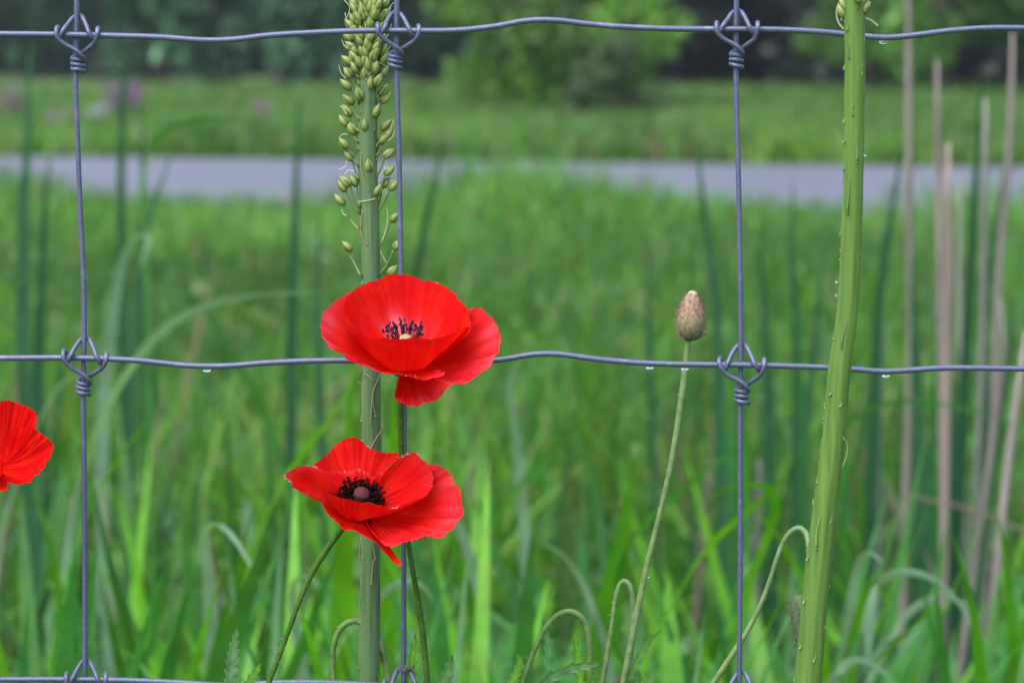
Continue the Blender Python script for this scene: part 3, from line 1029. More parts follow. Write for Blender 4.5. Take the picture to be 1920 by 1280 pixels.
def knot_mesh(seed):
    mb = MB()
    g = random.Random(seed)
    sh = [Vector((g.uniform(-1.2, 1.2), g.uniform(-1.6, 1.6), 0)) for _ in range(9)]
    for path in (LSTR, RSTR):
        mb.tube(spline([((u + sh[i * 8 // len(path)].x * (v < 40)) * U, -d * U, -(v + sh[i * 8 // len(path)].y * .7) * U) for i, (u, v, d) in enumerate(path)], 70 if path is LSTR else 130), 4.5 * U, 10)
    return mb.mesh('knot', M_WIRE)


KN = [knot_mesh(k) for k in range(6)]
cross = [(143, 64), (743, 58), (1380, 55), (157.5, 671), (757, 677), (1389, 684), (159, 1273), (757, 1286), (1387, 1297), (-474, 63), (-469, 675), (2009, 55), (2012, 687)]
for i, (px, py) in enumerate(cross):
    o = bpy.data.objects.new('knot', KN[i % 6])
    link(o, fence)
    o.location = at(px, py, YF) - base_of(fence)
    o.rotation_euler = (0, R([0, 2, -1, 3, 0, -2, 1, 0, 2, 0, 1, 0, 2][i]), R([0, 9, -6, 5, 0, -9, 7, 4, -5, 0, 0, 0, 0][i]))
    k = [.97, .97, .98, 1.0, 1, 1.04, .95, 1, 1, 1, 1, 1, 1][i]
    o.scale = (k, 1, k)
mb = MB()
mb.col = (.10, .09, .13)
hoop = []
for k in range(40):
    a = k / 39 * 2 * math.pi * 2.3
    hoop.append(at(757 + 13 * math.cos(a), 1254 + 2.5 * math.sin(a * .7), YF + (8 - 13 * math.sin(a)) * U))
hoop += [at(773, 1252, YF - .001), at(776, 1246, YF - .003), at(770, 1244, YF - .002)]
mb.tube(spline(hoop, 90), 1.5 * U, 6)
tag(mb.build('string_tie', M_DARK), 'thin dark string wound round the bottom middle fence knot', 'string')

# ------------------------------------------------------------------ poppies
def hairs(mb, S, rad, n, L, g, col=(.24, .30, .16), r=.0002):
    for _ in range(int(n * 1.6)):
        i = g.randrange(1, max(3, int(len(S) * .8)))
        f = g.random()
        p = S[i].lerp(S[i + 1], f)
        t = (S[i + 1] - S[i]).normalized()
        a = t.orthogonal().normalized()
        b = t.cross(a)
        th = g.uniform(0, 6.28)
        d = (a * math.cos(th) + b * math.sin(th)) + t * g.uniform(-.3, .4)
        mb.spike(p + d.normalized() * rad * .8, d.normalized() * L * g.uniform(.6, 1.3), r, col)


def stem(root, pts, Y, r_px, col, g, nh=120, L=.003, ys=None, foot=True, name='stem', ground_to=None):
    P = [at(px, py, ys[i] if ys else Y) for i, (px, py) in enumerate(pts)]
    if foot:
        zb = gz(P[-1].x, P[-1].y)
        d = P[-1] - P[-2]
        q = Vector((P[-1].x + max(-.03, min(.03, d.x)), P[-1].y, zb - .01))
        if ground_to is not None:
            q = Vector((ground_to.x, ground_to.y, zb - .01))
        P.append(q)
    S = spline(P, 60)
    S = smooth(spline(P, 130), 14)
    mb = MB()
    mb.col = col
    r = r_px * U * Y / YF
    mb.tube(S, [r * (.9 + .12 * math.sin(i * .23) + .12 * i / 130) for i in range(130)], 10)
    o = mb.build(name, M_STEM, root)
    hb = MB()
    hairs(hb, S, r, nh, L, g)
    tag(hb.build('stem_hair', M_HAIR, o), kind='stuff')
    return S, o


def drops_on(mb, pts, g, n, r0, r1):
    for _ in range(n):
        p = g.choice(pts)
        r = g.uniform(r0, r1)
        mb.ball(p + Vector((0, -r * .5, r * .3)), r, (0, -.6, .8), [(-1, 0), (-.7, .75), (0, 1.05), (.6, .75), (.85, 0)], 8)


def petal(root, rim, base, axis, bulge, to_w, seed, wrinkle=.0006, ruffle=.0008, nu=170, nv=30, sheen_blotch=None, name='petal', power=.8, uc=None):
    g = random.Random(seed)
    Rw = spline([to_w(*p) for p in rim], nu)
    bl = bulge if isinstance(bulge, (list, tuple)) else [bulge] * 2
    mb = MB()
    idx = []
    off = g.uniform(0, 50)
    for i in range(nu):
        u = i / (nu - 1)
        b = np.interp(u, np.linspace(0, 1, len(bl)), bl)
        out = (Rw[i] - base)
        outn = out.normalized()
        nrm = (axis - outn * axis.dot(outn)).normalized()
        row = []
        for j in range(nv):
            t = .05 + .95 * j / (nv - 1)
            p = base + out * t - axis * b * math.sin(math.pi * t ** power)
            wv = noise.noise((u * 26 + off, t * 1.2, off)) + .6 * noise.noise((u * 62 + off, t * 2.0, off + 9)) * t
            p += nrm * wrinkle * wv * min(1, t * 1.4)
            p += nrm * ruffle * 2.2 * noise.noise((u * 9 + off, off, 0)) * t ** 4
            p += outn * ruffle * (.9 * noise.noise((u * 22 + off, 3, off)) + .5 * noise.noise((u * 70 + off, 5, off))) * t ** 8
            bv = 0.0
            if sheen_blotch:
                n2 = noise.noise((u * 9 + off, t * 5, 1.0))
                bv = max(0.0, min(1.0, sheen_blotch[0] * math.exp(-((t - sheen_blotch[1]) / sheen_blotch[2]) ** 2) * (.75 + 1.1 * n2) * (1 if uc is None else math.exp(-((u - uc[0]) / uc[1]) ** 2)) * (.8 + .7 * wv)))
            row.append(mb.vert(p, (u, t), (bv, sheen_blotch[3] * math.exp(-(t / .46) ** 5) if sheen_blotch and len(sheen_blotch) > 3 else 0.0, 0)))
        idx.append(row)
    for i in range(nu - 1):
        for j in range(nv - 1):
            mb.f.append((idx[i][j], idx[i + 1][j], idx[i + 1][j + 1], idx[i][j + 1]))
    o = mb.build(name, M_PETAL, root)
    pts = [Vector(v) for v in mb.v]
    return o, Rw, pts


def dew(parent, pts, n, seed, r0=.0002, r1=.00045):
    g = random.Random(seed)
    mb = MB()
    drops_on(mb, pts, g, n, r0, r1)
    tag(mb.build('dew', M_WATER, parent), kind='stuff')


def stamens(root, base, axis, n, r0, r1, h0, h1, seed, col=(.020, .010, .020), fil=.00014, ant=.0008, arc=None):
    g = random.Random(seed)
    a1 = axis.orthogonal().normalized()
    a2 = axis.cross(a1)
    mb = MB()
    mb.col = col
    for _ in range(n):
        th = g.uniform(0, 6.28)
        if arc and (a1 * math.cos(th) + a2 * math.sin(th)).y < -.15 and g.random() < arc:
            continue
        r = g.uniform(r0, r1)
        h = g.uniform(h0, h1)
        dr = a1 * math.cos(th) + a2 * math.sin(th)
        top = base + dr * r + axis * h
        mid = base + dr * r * .7 + axis * h * .45
        mb.tube(spline([base + dr * .002, mid, top], 5), fil, 4)
        c = tuple(v * g.uniform(.5, 1.8) for v in col)
        ax = (axis + dr * g.uniform(-.3, .8) + Vector((g.uniform(-.5, .5), 0, g.uniform(-.5, .5)))).normalized()
        mb.ball(top, ant * g.uniform(.8, 1.2), ax, [(-1.4, 0), (-.9, .5), (0, .62), (.9, .5), (1.4, 0)], 6, c)
    tag(mb.build('stamen_ring', M_DARK, root), kind='stuff')


def capsule(root, base, axis, h, r, col, cap_col, seed):
    mb = MB()
    mb.col = col
    prof = [(0, .35), (.15, .6), (.4, .95), (.65, 1.0), (.85, .92), (.95, .8)]
    prof = [(z * h / r, w) for z, w in prof]
    o = MB()
    mb.ball(base, r, axis, prof, 20, lambda a, hh: tuple(c * (1 + .14 * math.cos(10 * a)) for c in col), lambda a: 1 + .03 * math.cos(10 * a))
    b = mb.build('seed_capsule', M_BUD, root)
    mb = MB()
    top = [(h / r * .90, .80), (h / r * .93, .92), (h / r * 1.0, .88), (h / r * 1.10, .66), (h / r * 1.18, .36), (h / r * 1.21, 0)]
    mb.ball(base, r, axis, top, 30, lambda a, hh: tuple(c * (1 - .35 * max(0, math.cos(10 * a)) ** 6) for c in cap_col), lambda a: 1 + .05 * math.cos(10 * a))
    mb.build('stigma_disc', M_BUD, b)


def serrated(root, mid, Y, hw_px, col, seed, teeth=7, name='leaf', depth=1.0, ys=None):
    """toothed poppy leaf along mid (pixels foot to tip)"""
    g = random.Random(seed)
    n = teeth * 6
    S = spline([at(px, py, (ys[i] if ys else Y) - .004 * i) for i, (px, py) in enumerate(mid)], n)
    mb = MB()
    rows = []
    side0 = Vector((g.uniform(-.1, .1), -.35, 0))
    for i in range(n):
        t = i / (n - 1)
        T = (S[min(i + 1, n - 1)] - S[max(i - 1, 0)]).normalized()
        sd = T.cross(Vector((0, -1, 0)))
        sd = (sd.normalized() + Vector((0, .35, 0))).normalized()
        nn = Vector((0, -1, 0))
        env = (math.sin(math.pi * min(1, .12 + t * .93)) ** .7) * (1 - .25 * t)
        row = []
        for k, sgn in enumerate((-1, -.5, 0, .5, 1)):
            ph = (t * teeth + (.35 if sgn < 0 else 0)) % 1.0
            saw = (.52 + .48 * ph ** 1.4) if abs(sgn) == 1 else .8
            w = 1.4 * hw_px * U * Y / YF * env * saw * abs(sgn)
            z = -.12 * hw_px * U * (1 if abs(sgn) == .5 else 0) + .25 * hw_px * U * (1 if abs(sgn) == 1 else 0)
            wav = .15 * hw_px * U * math.sin(t * 14 + sgn * 2 + seed)
            p = S[i] + sd * (w if sgn > 0 else -w) + nn * (z + wav * abs(sgn)) * depth + T * (w * .35 * (ph if abs(sgn) == 1 else 0))
            f = 1.25 if sgn == 0 else 1
            row.append(mb.vert(p, (.5 + sgn / 2, t), tuple(c * f * 1.9 for c in col)))
        rows.append(row)
    for i in range(n - 1):
        for k in range(4):
            mb.f.append((rows[i][k], rows[i][k + 1], rows[i + 1][k + 1], rows[i + 1][k]))
    o = mb.build(name, M_SERR, root)
    hb = MB()
    for i in range(2, n - 2, 3):
        for k in (0, 4):
            p = Vector(mb.v[i * 5 + k])
            d = (p - S[i]).normalized()
            hb.spike(p, d * .0012 * g.uniform(.5, 1.2), .00008, (.18, .24, .12))
    tag(hb.build('leaf_hair', M_HAIR, o), kind='stuff')
    return o


SG, SD, SP = (.115, .205, .060), (.050, .120, .014), (.160, .250, .095)   # stem greens: fresh, deep, pale

# --- upper poppy
YU = 1.172


def up_w(zx, zy, d):
    return at(580 + zx / 4.267, 480 + zy / 4.267, YU - d / 1000)


g = random.Random(101)
pb = at(800, 1300, 1.19)
poppy = thing('poppy', 'upper red poppy, wide open cup in front of the middle wire', 'poppy', (pb.x, pb.y, gz(pb.x, pb.y)), 'red poppies at the fence')
base = up_w(775, 750, -10)
axis = Vector((0, -.46, .89)).normalized()
bk = [(310, 590, 10), (275, 480, 0), (275, 400, -6), (328, 292, -14), (450, 216, -21), (560, 190, -25), (640, 157, -27), (760, 155, -28), (830, 165, -28), (900, 188, -27), (1000, 198, -25), (1060, 232, -22), (1150, 290, -17), (1215, 365, -10), (1262, 430, -3), (1285, 500, 4), (1283, 550, 9), (1270, 600, 13)]
o, rw, pts = petal(poppy, bk, base, axis, .010, up_w, 1, sheen_blotch=(1.1, .50, .15), uc=(.40, .22), wrinkle=.0006)
dew(o, [p for p in pts if p.z > base.z + .022], 46, 1, .00022, .0004)
fr = [(285, 520, 8), (330, 600, 14), (400, 640, 19), (470, 655, 23), (540, 658, 26), (640, 657, 28), (740, 664, 29), (800, 655, 29), (860, 645, 28), (960, 656, 27), (1050, 650, 24), (1130, 620, 20), (1200, 582, 14), (1283, 550, 8)]
o, rw, pts = petal(poppy, fr, base, axis, [.009, .0125, .015, .0155, .015, .012, .008], up_w, 2, wrinkle=.0005, ruffle=.0005)
dew(o, [p for p in pts if p.z > base.z - .002], 20, 2, .0002, .00032)
lo = [(360, 300, -18), (325, 294, -16), (240, 340, -10), (140, 420, -4), (95, 510, 2), (92, 610, 8), (130, 680, 13), (190, 742, 18), (255, 755, 20), (300, 810, 23), (400, 860, 26), (500, 905, 29), (560, 925, 31), (640, 938, 32), (720, 948, 33), (850, 965, 34), (910, 986, 35), (980, 988, 35), (1040, 968, 34), (1082, 940, 32), (1040, 905, 28)]
o, rw, pts = petal(poppy, lo, base, axis, [.006, .007, .008, .0075, .006, .006, .005], up_w, 3, wrinkle=.0008, sheen_blotch=(.34, 1.02, .22))
dew(o, rw, 14, 3, .0002, .00035)
ro = [(1240, 470, -8), (1280, 440, -7), (1330, 425, -6), (1385, 421, -5), (1412, 460, -3), (1450, 478, -2), (1500, 570, 2), (1530, 640, 5), (1536, 700, 8), (1508, 768, 12), (1460, 850, 15), (1400, 912, 18), (1300, 978, 20), (1250, 1010, 21), (1165, 1030, 22), (1100, 1062, 23), (1050, 1122, 23), (950, 1170, 23), (880, 1190, 22), (800, 1184, 21), (730, 1165, 20), (680, 1145, 18), (690, 1080, 16), (712, 960, 12)]
o, rw, pts = petal(poppy, ro, base, axis, [.007, .008, .007, .005, .004, .003], up_w, 4, wrinkle=.0015, sheen_blotch=(.32, 1.0, .25))
dew(o, [p for p in pts if p.x > base.x + .024], 26, 4, .0002, .00035)
stamens(poppy, base, axis, 100, .004, .0102, .0074, .0110, 5, col=(.045, .019, .030), ant=.00085, arc=.9)
capsule(poppy, base, axis, .0066, .0033, (.13, .19, .08), (.30, .27, .13), 6)
bs = base - axis * .0
S, o = stem(poppy, [(752, 662), (752, 720), (752, 760), (751, 830), (756, 900), (763, 1010), (778, 1090), (790, 1160), (798, 1240), (803, 1300)], 1.19, 6.0, SD, g, 170, .003,
            ys=[1.176, 1.184, 1.186, 1.188, 1.19, 1.19, 1.19, 1.19, 1.19, 1.19])
serrated(poppy, [(768, 1300), (772, 1240), (780, 1180)], 1.2, 12, (.085, .19, .030), 3, 6, ys=[1.205, 1.205, 1.205])
serrated(poppy, [(822, 1300), (838, 1262), (850, 1222)], 1.19, 12, (.075, .15, .06), 5, 5)

# --- lower poppy
YL = 1.168


def lo_w(zx, zy, d):
    return at(500 + zx / 4.267, 800 + zy / 4.267, YL - d / 1000)


g = random.Random(102)
pb = at(480, 1330, 1.18)
poppy = thing('poppy', 'lower red poppy with dark heart and ragged folded petals on a bending stem', 'poppy', (pb.x, pb.y, gz(pb.x, pb.y)), 'red poppies at the fence')
base = lo_w(745, 600, -8)
axis = Vector((.2, -.63, .75)).normalized()
bk = [(300, 345, -4), (370, 312, -12), (460, 240, -18), (540, 160, -24), (610, 106, -27), (690, 93, -28), (760, 105, -28), (810, 155, -27), (870, 190, -26), (950, 200, -26), (1020, 198, -26), (1100, 206, -25), (1180, 230, -22), (1250, 300, -14), (1300, 400, -8)]
o, rw, pts = petal(poppy, bk, base, axis, .004, lo_w, 11, wrinkle=.0005, sheen_blotch=(0, 1, .1, .95))
dew(o, rw[75:], 14, 11, .0003, .0006)
lf = [(830, 392, -16), (740, 345, -16), (650, 358, -15), (560, 350, -14), (490, 356, -12), (430, 338, -8), (370, 316, -4), (300, 312, 2), (180, 350, 6), (142, 385, 9), (150, 408, 10), (190, 440, 11), (215, 490, 12), (330, 530, 13), (430, 590, 14), (460, 660, 14), (500, 710, 15), (570, 770, 16), (600, 800, 17), (700, 832, 18), (780, 880, 19), (850, 914, 20), (900, 962, 21), (960, 1022, 22), (1020, 1076, 23), (1070, 1108, 24), (1090, 1103, 24)]
o, rw, pts = petal(poppy, lf, base, axis, [.002, .003, .004, .005, .006, .006, .005, .003, .001], lo_w, 12, wrinkle=.0007, ruffle=.0005, nu=190, sheen_blotch=(.25, 1.0, .06, .95))
dew(o, rw[2:110], 34, 12, .00025, .0006)
rt = [(1200, 240, -12), (1290, 290, -8), (1340, 296, -7), (1430, 340, -4), (1490, 390, -1), (1502, 450, 2), (1540, 490, 4), (1555, 560, 7), (1560, 620, 10), (1578, 670, 12), (1560, 710, 14), (1530, 760, 16), (1450, 840, 20), (1380, 890, 22), (1340, 897, 23), (1300, 880, 24), (1140, 915, 25), (1060, 938, 26), (980, 958, 27), (930, 915, 26), (880, 870, 24)]
o, rw, pts = petal(poppy, rt, base, axis, [.005, .006, .006, .005, .005, .004], lo_w, 13, wrinkle=.0016, sheen_blotch=(.28, 1.0, .2))
dew(o, [p for p in pts if p.x > base.x + .03], 60, 13, .00022, .0005)
ri = [(800, 372, -14), (850, 397, -12), (920, 370, -12), (1000, 310, -12), (1060, 250, -12), (1110, 225, -12), (1145, 206, -12), (1190, 206, -11), (1240, 260, -8), (1300, 312, -4), (1330, 390, 0), (1322, 470, 4), (1290, 538, 8), (1200, 572, 12), (1100, 608, 15), (1030, 645, 17), (985, 650, 18)]
o, rw, pts = petal(poppy, ri, base, axis, [.003, .004, .006, .008, .010, .011, .011], lo_w, 14, wrinkle=.0005, ruffle=.0005, sheen_blotch=(.12, 1.0, .1, .95))
dew(o, rw, 26, 14, .00025, .0006)
ff = [(400, 430, 6), (430, 480, 10), (480, 520, 14), (560, 555, 18), (650, 585, 21), (750, 600, 23), (850, 614, 23), (940, 630, 21), (1010, 655, 18), (1050, 650, 15)]
o, rw, pts = petal(poppy, ff, base, axis, [.006, .012, .0145, .015, .0145, .011, .007], lo_w, 15, wrinkle=.0004, ruffle=.0004, sheen_blotch=(0, 1, .1, .95))
stamens(poppy, base, axis, 420, .0042, .0108, .001, .0066, 16, col=(.009, .003, .004), ant=.00078)
capsule(poppy, base - axis * .0006, axis, .0074, .0040, (.06, .022, .02), (.085, .026, .028), 17)
S, o = stem(poppy, [(672, 950), (655, 975), (640, 992), (612, 1028), (580, 1078), (562, 1120), (546, 1170), (527, 1220), (503, 1280)], 1.18, 6.3, SD, g, 130, .0035,
            ys=[1.178, 1.184, 1.186, 1.184, 1.182, 1.18, 1.18, 1.18, 1.18])
serrated(poppy, [(430, 1300), (438, 1220), (446, 1168)], 1.19, 13, (.075, .14, .075), 7, 8)
serrated(poppy, [(455, 1300), (475, 1265), (491, 1240)], 1.185, 10, (.09, .20, .035), 8, 5)
serrated(poppy, [(425, 1310), (440, 1290), (452, 1268)], 1.18, 8, (.075, .15, .05), 9, 5)

# --- left poppy, cut by the frame
YW = 1.185


def lf_w(zx, zy, d):
    return at(zx / 5.82, 720 + zy / 5.82, YW - d / 1000)


g = random.Random(103)
pb = at(-40, 1330, 1.19)
poppy = thing('poppy', 'red poppy at the left frame edge with creased petals', 'poppy', (pb.x, pb.y, gz(pb.x, pb.y)), 'red poppies at the fence')
base = lf_w(-120, 880, -12)
axis = Vector((-.25, -.60, .75)).normalized()
p1 = [(-420, 400, 0), (-330, 260, -6), (-180, 205, -12), (-60, 205, -14), (20, 190, -14), (80, 181, -13), (130, 186, -13), (190, 208, -12), (250, 236, -11), (300, 240, -10), (352, 272, -8), (405, 315, -5), (412, 355, -3), (392, 430, 0), (370, 490, 3)]
o, rw, pts = petal(poppy, p1, base, axis, .006, lf_w, 21, wrinkle=.0016)
p2 = [(150, 470, -8), (250, 465, -4), (330, 470, 0), (365, 487, 2), (430, 520, 4), (500, 580, 6), (560, 640, 8), (592, 712, 10), (560, 772, 12), (510, 840, 13), (460, 905, 15), (410, 975, 16), (360, 1040, 17), (310, 1068, 18), (260, 1083, 19), (190, 1085, 20), (130, 1083, 21), (60, 1122, 22), (0, 1160, 23), (-80, 1180, 24)]
o, rw, pts = petal(poppy, p2, base, axis, [.006, .005, .004, .003], lf_w, 22, wrinkle=.0017)
p3 = [(-140, 1190, 24), (-260, 1150, 23), (-400, 1080, 20), (-560, 960, 15), (-700, 800, 8), (-690, 640, 3), (-560, 500, -3), (-430, 420, -6)]
o, rw, pts = petal(poppy, p3, base, axis, .005, lf_w, 23, wrinkle=.0010)
p4 = [(-480, 640, 10), (-420, 760, 18), (-330, 830, 24), (-220, 870, 28), (-130, 880, 29), (-60, 850, 28), (-20, 780, 24), (0, 700, 18)]
o, rw, pts = petal(poppy, p4, base, axis, .010, lf_w, 24, wrinkle=.0008)
stamens(poppy, base, axis, 60, .004, .010, .007, .011, 25)
capsule(poppy, base, axis, .007, .0034, (.13, .19, .08), (.45, .40, .25), 26)
stem(poppy, [(-22, 885), (-26, 930), (-34, 1020), (-40, 1150), (-42, 1300)], 1.19, 6, SG, g, 110, .003, ys=[1.197, 1.195, 1.19, 1.19, 1.19])

# --- upright bud and nodding buds
def bud_body(root, c, axis, L, Rr, seed, cols, hair=(.26, .19, .13), hr=.00014):
    """hairy closed bud; cols = colours foot, middle, tip"""
    g = random.Random(seed)
    axis = axis.normalized()
    prof = [(-.50, .10), (-.485, .38), (-.44, .62), (-.36, .84), (-.24, .97), (-.12, 1.0), (0, .97), (.12, .89), (.24, .76), (.34, .60), (.42, .42), (.47, .30), (.495, .16), (.5, 0.0)]
    k = L / Rr

    def cf(a, h):
        t = h / k + .5
        c = [np.interp(t, [0, .12, .38, .62, .8, .92, 1], [q[i] for q in cols]) for i in range(3)]
        s = 1 - .25 * max(0, math.cos(a * 1 + .6)) ** 30
        return tuple(v * s for v in c)
    mb = MB()
    mb.ball(c, Rr, axis, [(h * k, w) for h, w in prof], 28, cf, lambda a: 1 + .025 * math.cos(2 * a) + .012 * math.sin(9 * a))
    o = mb.build('bud_sepal', M_BUD, root)
    hb = MB()
    q = axis.to_track_quat('Z', 'Y')
    for _ in range(650):
        h = g.uniform(-.47, .46)
        w = np.interp(h, [p[0] for p in prof], [p[1] for p in prof])
        a = g.uniform(0, 6.28)
        d = q @ Vector((math.cos(a), math.sin(a), g.uniform(-.3, .5)))
        p = Vector(c) + q @ Vector((math.cos(a) * w * Rr, math.sin(a) * w * Rr, h * L))
        hb.spike(p, d.normalized() * .0036 * g.uniform(.4, 1.1), hr, hair)
    tag(hb.build('bud_hair', M_HAIR, o), kind='stuff')
    return o


PINK = [tuple(v * 1.4 for v in c) for c in [(.06, .075, .04), (.085, .095, .055), (.18, .15, .09), (.22, .14, .10), (.23, .13, .11), (.22, .18, .12), (.28, .25, .18)]]
GREY = [(.10, .06, .03), (.07, .11, .05), (.08, .13, .07), (.09, .14, .08), (.10, .15, .08), (.10, .14, .07), (.12, .15, .08)]
g = random.Random(111)
pb = at(1165, 1310, 1.235)
bud = thing('poppy_bud', 'upright pinkish hairy poppy bud on a tall stem beside the right wire', 'flower bud', (pb.x, pb.y, gz(pb.x, pb.y)))
c = at(1296.5, 592, 1.235)
bud_body(bud, c, Vector((.04, 0, 1)), 95 * U * 1.03, 26.5 * U * 1.03, 1, PINK)
S, o = stem(bud, [(1290, 636), (1287, 680), (1276, 760), (1266, 830), (1250, 910), (1230, 990), (1213, 1060), (1198, 1130), (1182, 1210), (1168, 1280)], 1.235, 6.2, SP, g, 200, .0022)
mb = MB()
for px, py, r in ((1216, 1080, 2.6), (1199, 1132, 5.0), (1192, 1190, 2.4), (1302, 548, 2.2), (1270, 606, 1.8), (1280, 742, 2), (1271, 738, 1.8)):
    mb.ball(at(px, py, 1.235 - 5 * U), r * U, (0, 0, 1), None, 8)
tag(mb.build('dew', M_WATER, o), kind='stuff')
serrated(bud, [(1168, 1300), (1195, 1240), (1218, 1200), (1250, 1172)], 1.24, 9, (.075, .17, .045), 12, 7)
serrated(bud, [(1180, 1310), (1192, 1280), (1198, 1250)], 1.235, 13, (.06, .13, .05), 13, 6)

NB = [
    ('nodding poppy bud on a wide hooked stem at the bottom beside toothed leaves', [(1108, 1290), (1102, 1260), (1107, 1215), (1108, 1175), (1098, 1148), (1075, 1131), (1050, 1137), (1025, 1165), (1005, 1210), (985, 1260), (975, 1300)], 1.225, 6.2, SG),
    ('nodding poppy bud on a narrow hooked stem left of the upright bud stem', [(1180, 1262), (1184, 1215), (1188, 1150), (1188, 1095), (1178, 1068), (1162, 1068), (1155, 1090), (1152, 1140), (1143, 1200), (1130, 1280), (1124, 1310)], 1.245, 5.2, SP),
    ('nodding poppy bud half hidden behind the thick green stalk', [(1512, 1110), (1520, 1040), (1517, 990), (1508, 976), (1490, 973), (1476, 984), (1466, 1010), (1450, 1070), (1425, 1140), (1392, 1200), (1360, 1245), (1330, 1290)], 1.232, 5.4, SP),
    ('nodding poppy bud hooked beside the lower seed spike stalk', [(697, 1200), (697, 1178), (688, 1158), (665, 1151), (640, 1162), (626, 1185), (622, 1215), (624, 1250), (628, 1300)], 1.25, 5.6, SG),
]
for i, (lab, pts, Y, r, col) in enumerate(NB):
    g = random.Random(120 + i)
    pb = at(*pts[-1], Y)
    root = thing('poppy_bud', lab, 'flower bud', (pb.x, pb.y, gz(pb.x, pb.y)))
    top = at(*pts[0], Y)
    if i == 2:
        c = at(1506, 1178, 1.20)
        top = at(1508, 1115, 1.205)
        pts = [(1510, 1110)] + pts[1:]
        stem(root, pts, Y, r, col, g, 120, .0018, ys=[1.205, 1.215, 1.225] + [Y] * (len(pts) - 3))
        bud_body(root, c, Vector((.15, 0, -1)), 135 * U, 22 * U, 30 + i, [(.075, .115, .055)] * 6 + [(.12, .09, .03)], (.14, .17, .09), .00013)
    else:
        dirn = (at(*pts[0], Y) - at(*pts[1], Y)).normalized()
        stem(root, pts, Y, r, col, g, 150, .0025)
        k = .66 if i == 3 else 1
        bud_body(root, top + dirn * 42 * U * k, dirn, 88 * U * k, 23 * U * k, 30 + i, GREY)
    if i == 0:
        serrated(root, [(1090, 1300), (1084, 1240), (1080, 1205), (1079, 1172)], Y + .01, 10, (.095, .21, .03), 14, 6)
        serrated(root, [(1000, 1300), (1035, 1268), (1078, 1250), (1110, 1245), (1140, 1238)], Y - .012, 13, (.065, .14, .055), 15, 8)
        serrated(root, [(950, 1300), (966, 1265), (975, 1240), (968, 1220)], Y, 11, (.09, .20, .035), 16, 6)
        serrated(root, [(1020, 1300), (1030, 1240), (1028, 1200), (1013, 1152)], Y + .09, 11, (.065, .15, .07), 17, 6)
        serrated(root, [(1104, 1310), (1112, 1285), (1110, 1262)], Y, 12, (.075, .17, .04), 18, 5)
mb_root = at(736, 1310, 1.215)
t = thing('bristly_flower', 'short piece of bristly poppy stem rising between seed spike stalk and middle wire', 'flower stem', (mb_root.x, mb_root.y, gz(mb_root.x, mb_root.y)))
stem(t, [(700, 1150), (713, 1205), (724, 1245), (734, 1290)], 1.25, 6, SP, random.Random(140), 80, .0038)

# ------------------------------------------------------------------ foxtail lily seed spikes
def pod_mesh():
    mb = MB()

    def cf(a, h):
        s = max(0.0, math.cos(3 * a)) ** 24
        b = (.20, .27, .065)
        d = (.06, .075, .02)
        return tuple(x * (1 - s) + y * s for x, y in zip(b, d))
    prof = [(-1.4, .12), (-1.3, .46), (-.95, .80), (-.35, .95), (.25, .90), (.85, .64), (1.25, .35), (1.55, .15), (1.75, .02)]
    mb.ball((0, 0, 0), 1.0, (0, 0, 1), prof, 18, cf, lambda a: 1 + .06 * math.cos(3 * a + math.pi))
    return mb.mesh('seed_pod', M_POD)


POD = pod_mesh()


def add_pod(root, p, axis, r, spin, foot):
    o = bpy.data.objects.new('seed_pod', POD)
    link(o, root)
    o.location = p - base_of(root)
    q = axis.normalized().to_track_quat('Z', 'Y') @ Matrix.Rotation(spin, 3, 'Z').to_quaternion()
    o.rotation_mode = 'QUATERNION'
    o.rotation_quaternion = q
    o.scale = (r, r, r)
    inv = q.inverted()
    a = p - axis.normalized() * r * 1.2
    mid = a.lerp(foot, .55) - Vector((0, 0, 1)) * (a - foot).length * .12 + (a - foot) * .05
    mb = MB()
    mb.col = (.10, .165, .04)
    loc = [(inv @ (w - p)) / r for w in spline([a, mid, foot], 7)]
    mb.tube(loc, [.24, .22, .2, .2, .22, .27, .36], 6)
    link(bpy.data.objects.new('pedicel', mb.mesh('pedicel', M_POD)), o)


def stalk_tube(root, cl, Y, wid, col, n=220, ridges=True, gseed=1, foot=True):
    P = [at(px, py, Y) for px, py in cl]
    W = [w * U * Y / YF / 2 for w in wid]
    if foot:
        P.append(Vector((P[-1].x * 2 - P[-2].x if abs(P[-1].x - P[-2].x) < .02 else P[-1].x, Y, gz(P[-1].x, Y) - .02)))
        W.append(W[-1] * 1.08)
    S = spline(P, n)
    seg = np.cumsum([0] + [(P[i + 1] - P[i]).length for i in range(len(P) - 1)])
    s2 = np.linspace(0, seg[-1], n)
    rad = np.interp(s2, seg, W)
    mb = MB()
    mb.col = col
    g = random.Random(gseed)
    mb.tube(S, [float(r) * (1 + .015 * noise.noise((0, i * .4, gseed))) for i, r in enumerate(rad)], 40, ripple=lambda a, h: 1 + .022 * math.cos(8 * a + math.sin(h * 9)) + .012 * math.sin(13 * a) + .02 * noise.noise((math.cos(a) * 2, math.sin(a) * 2, h * 60 + gseed)))
    return mb.build('stalk', M_STALK, root), S, rad


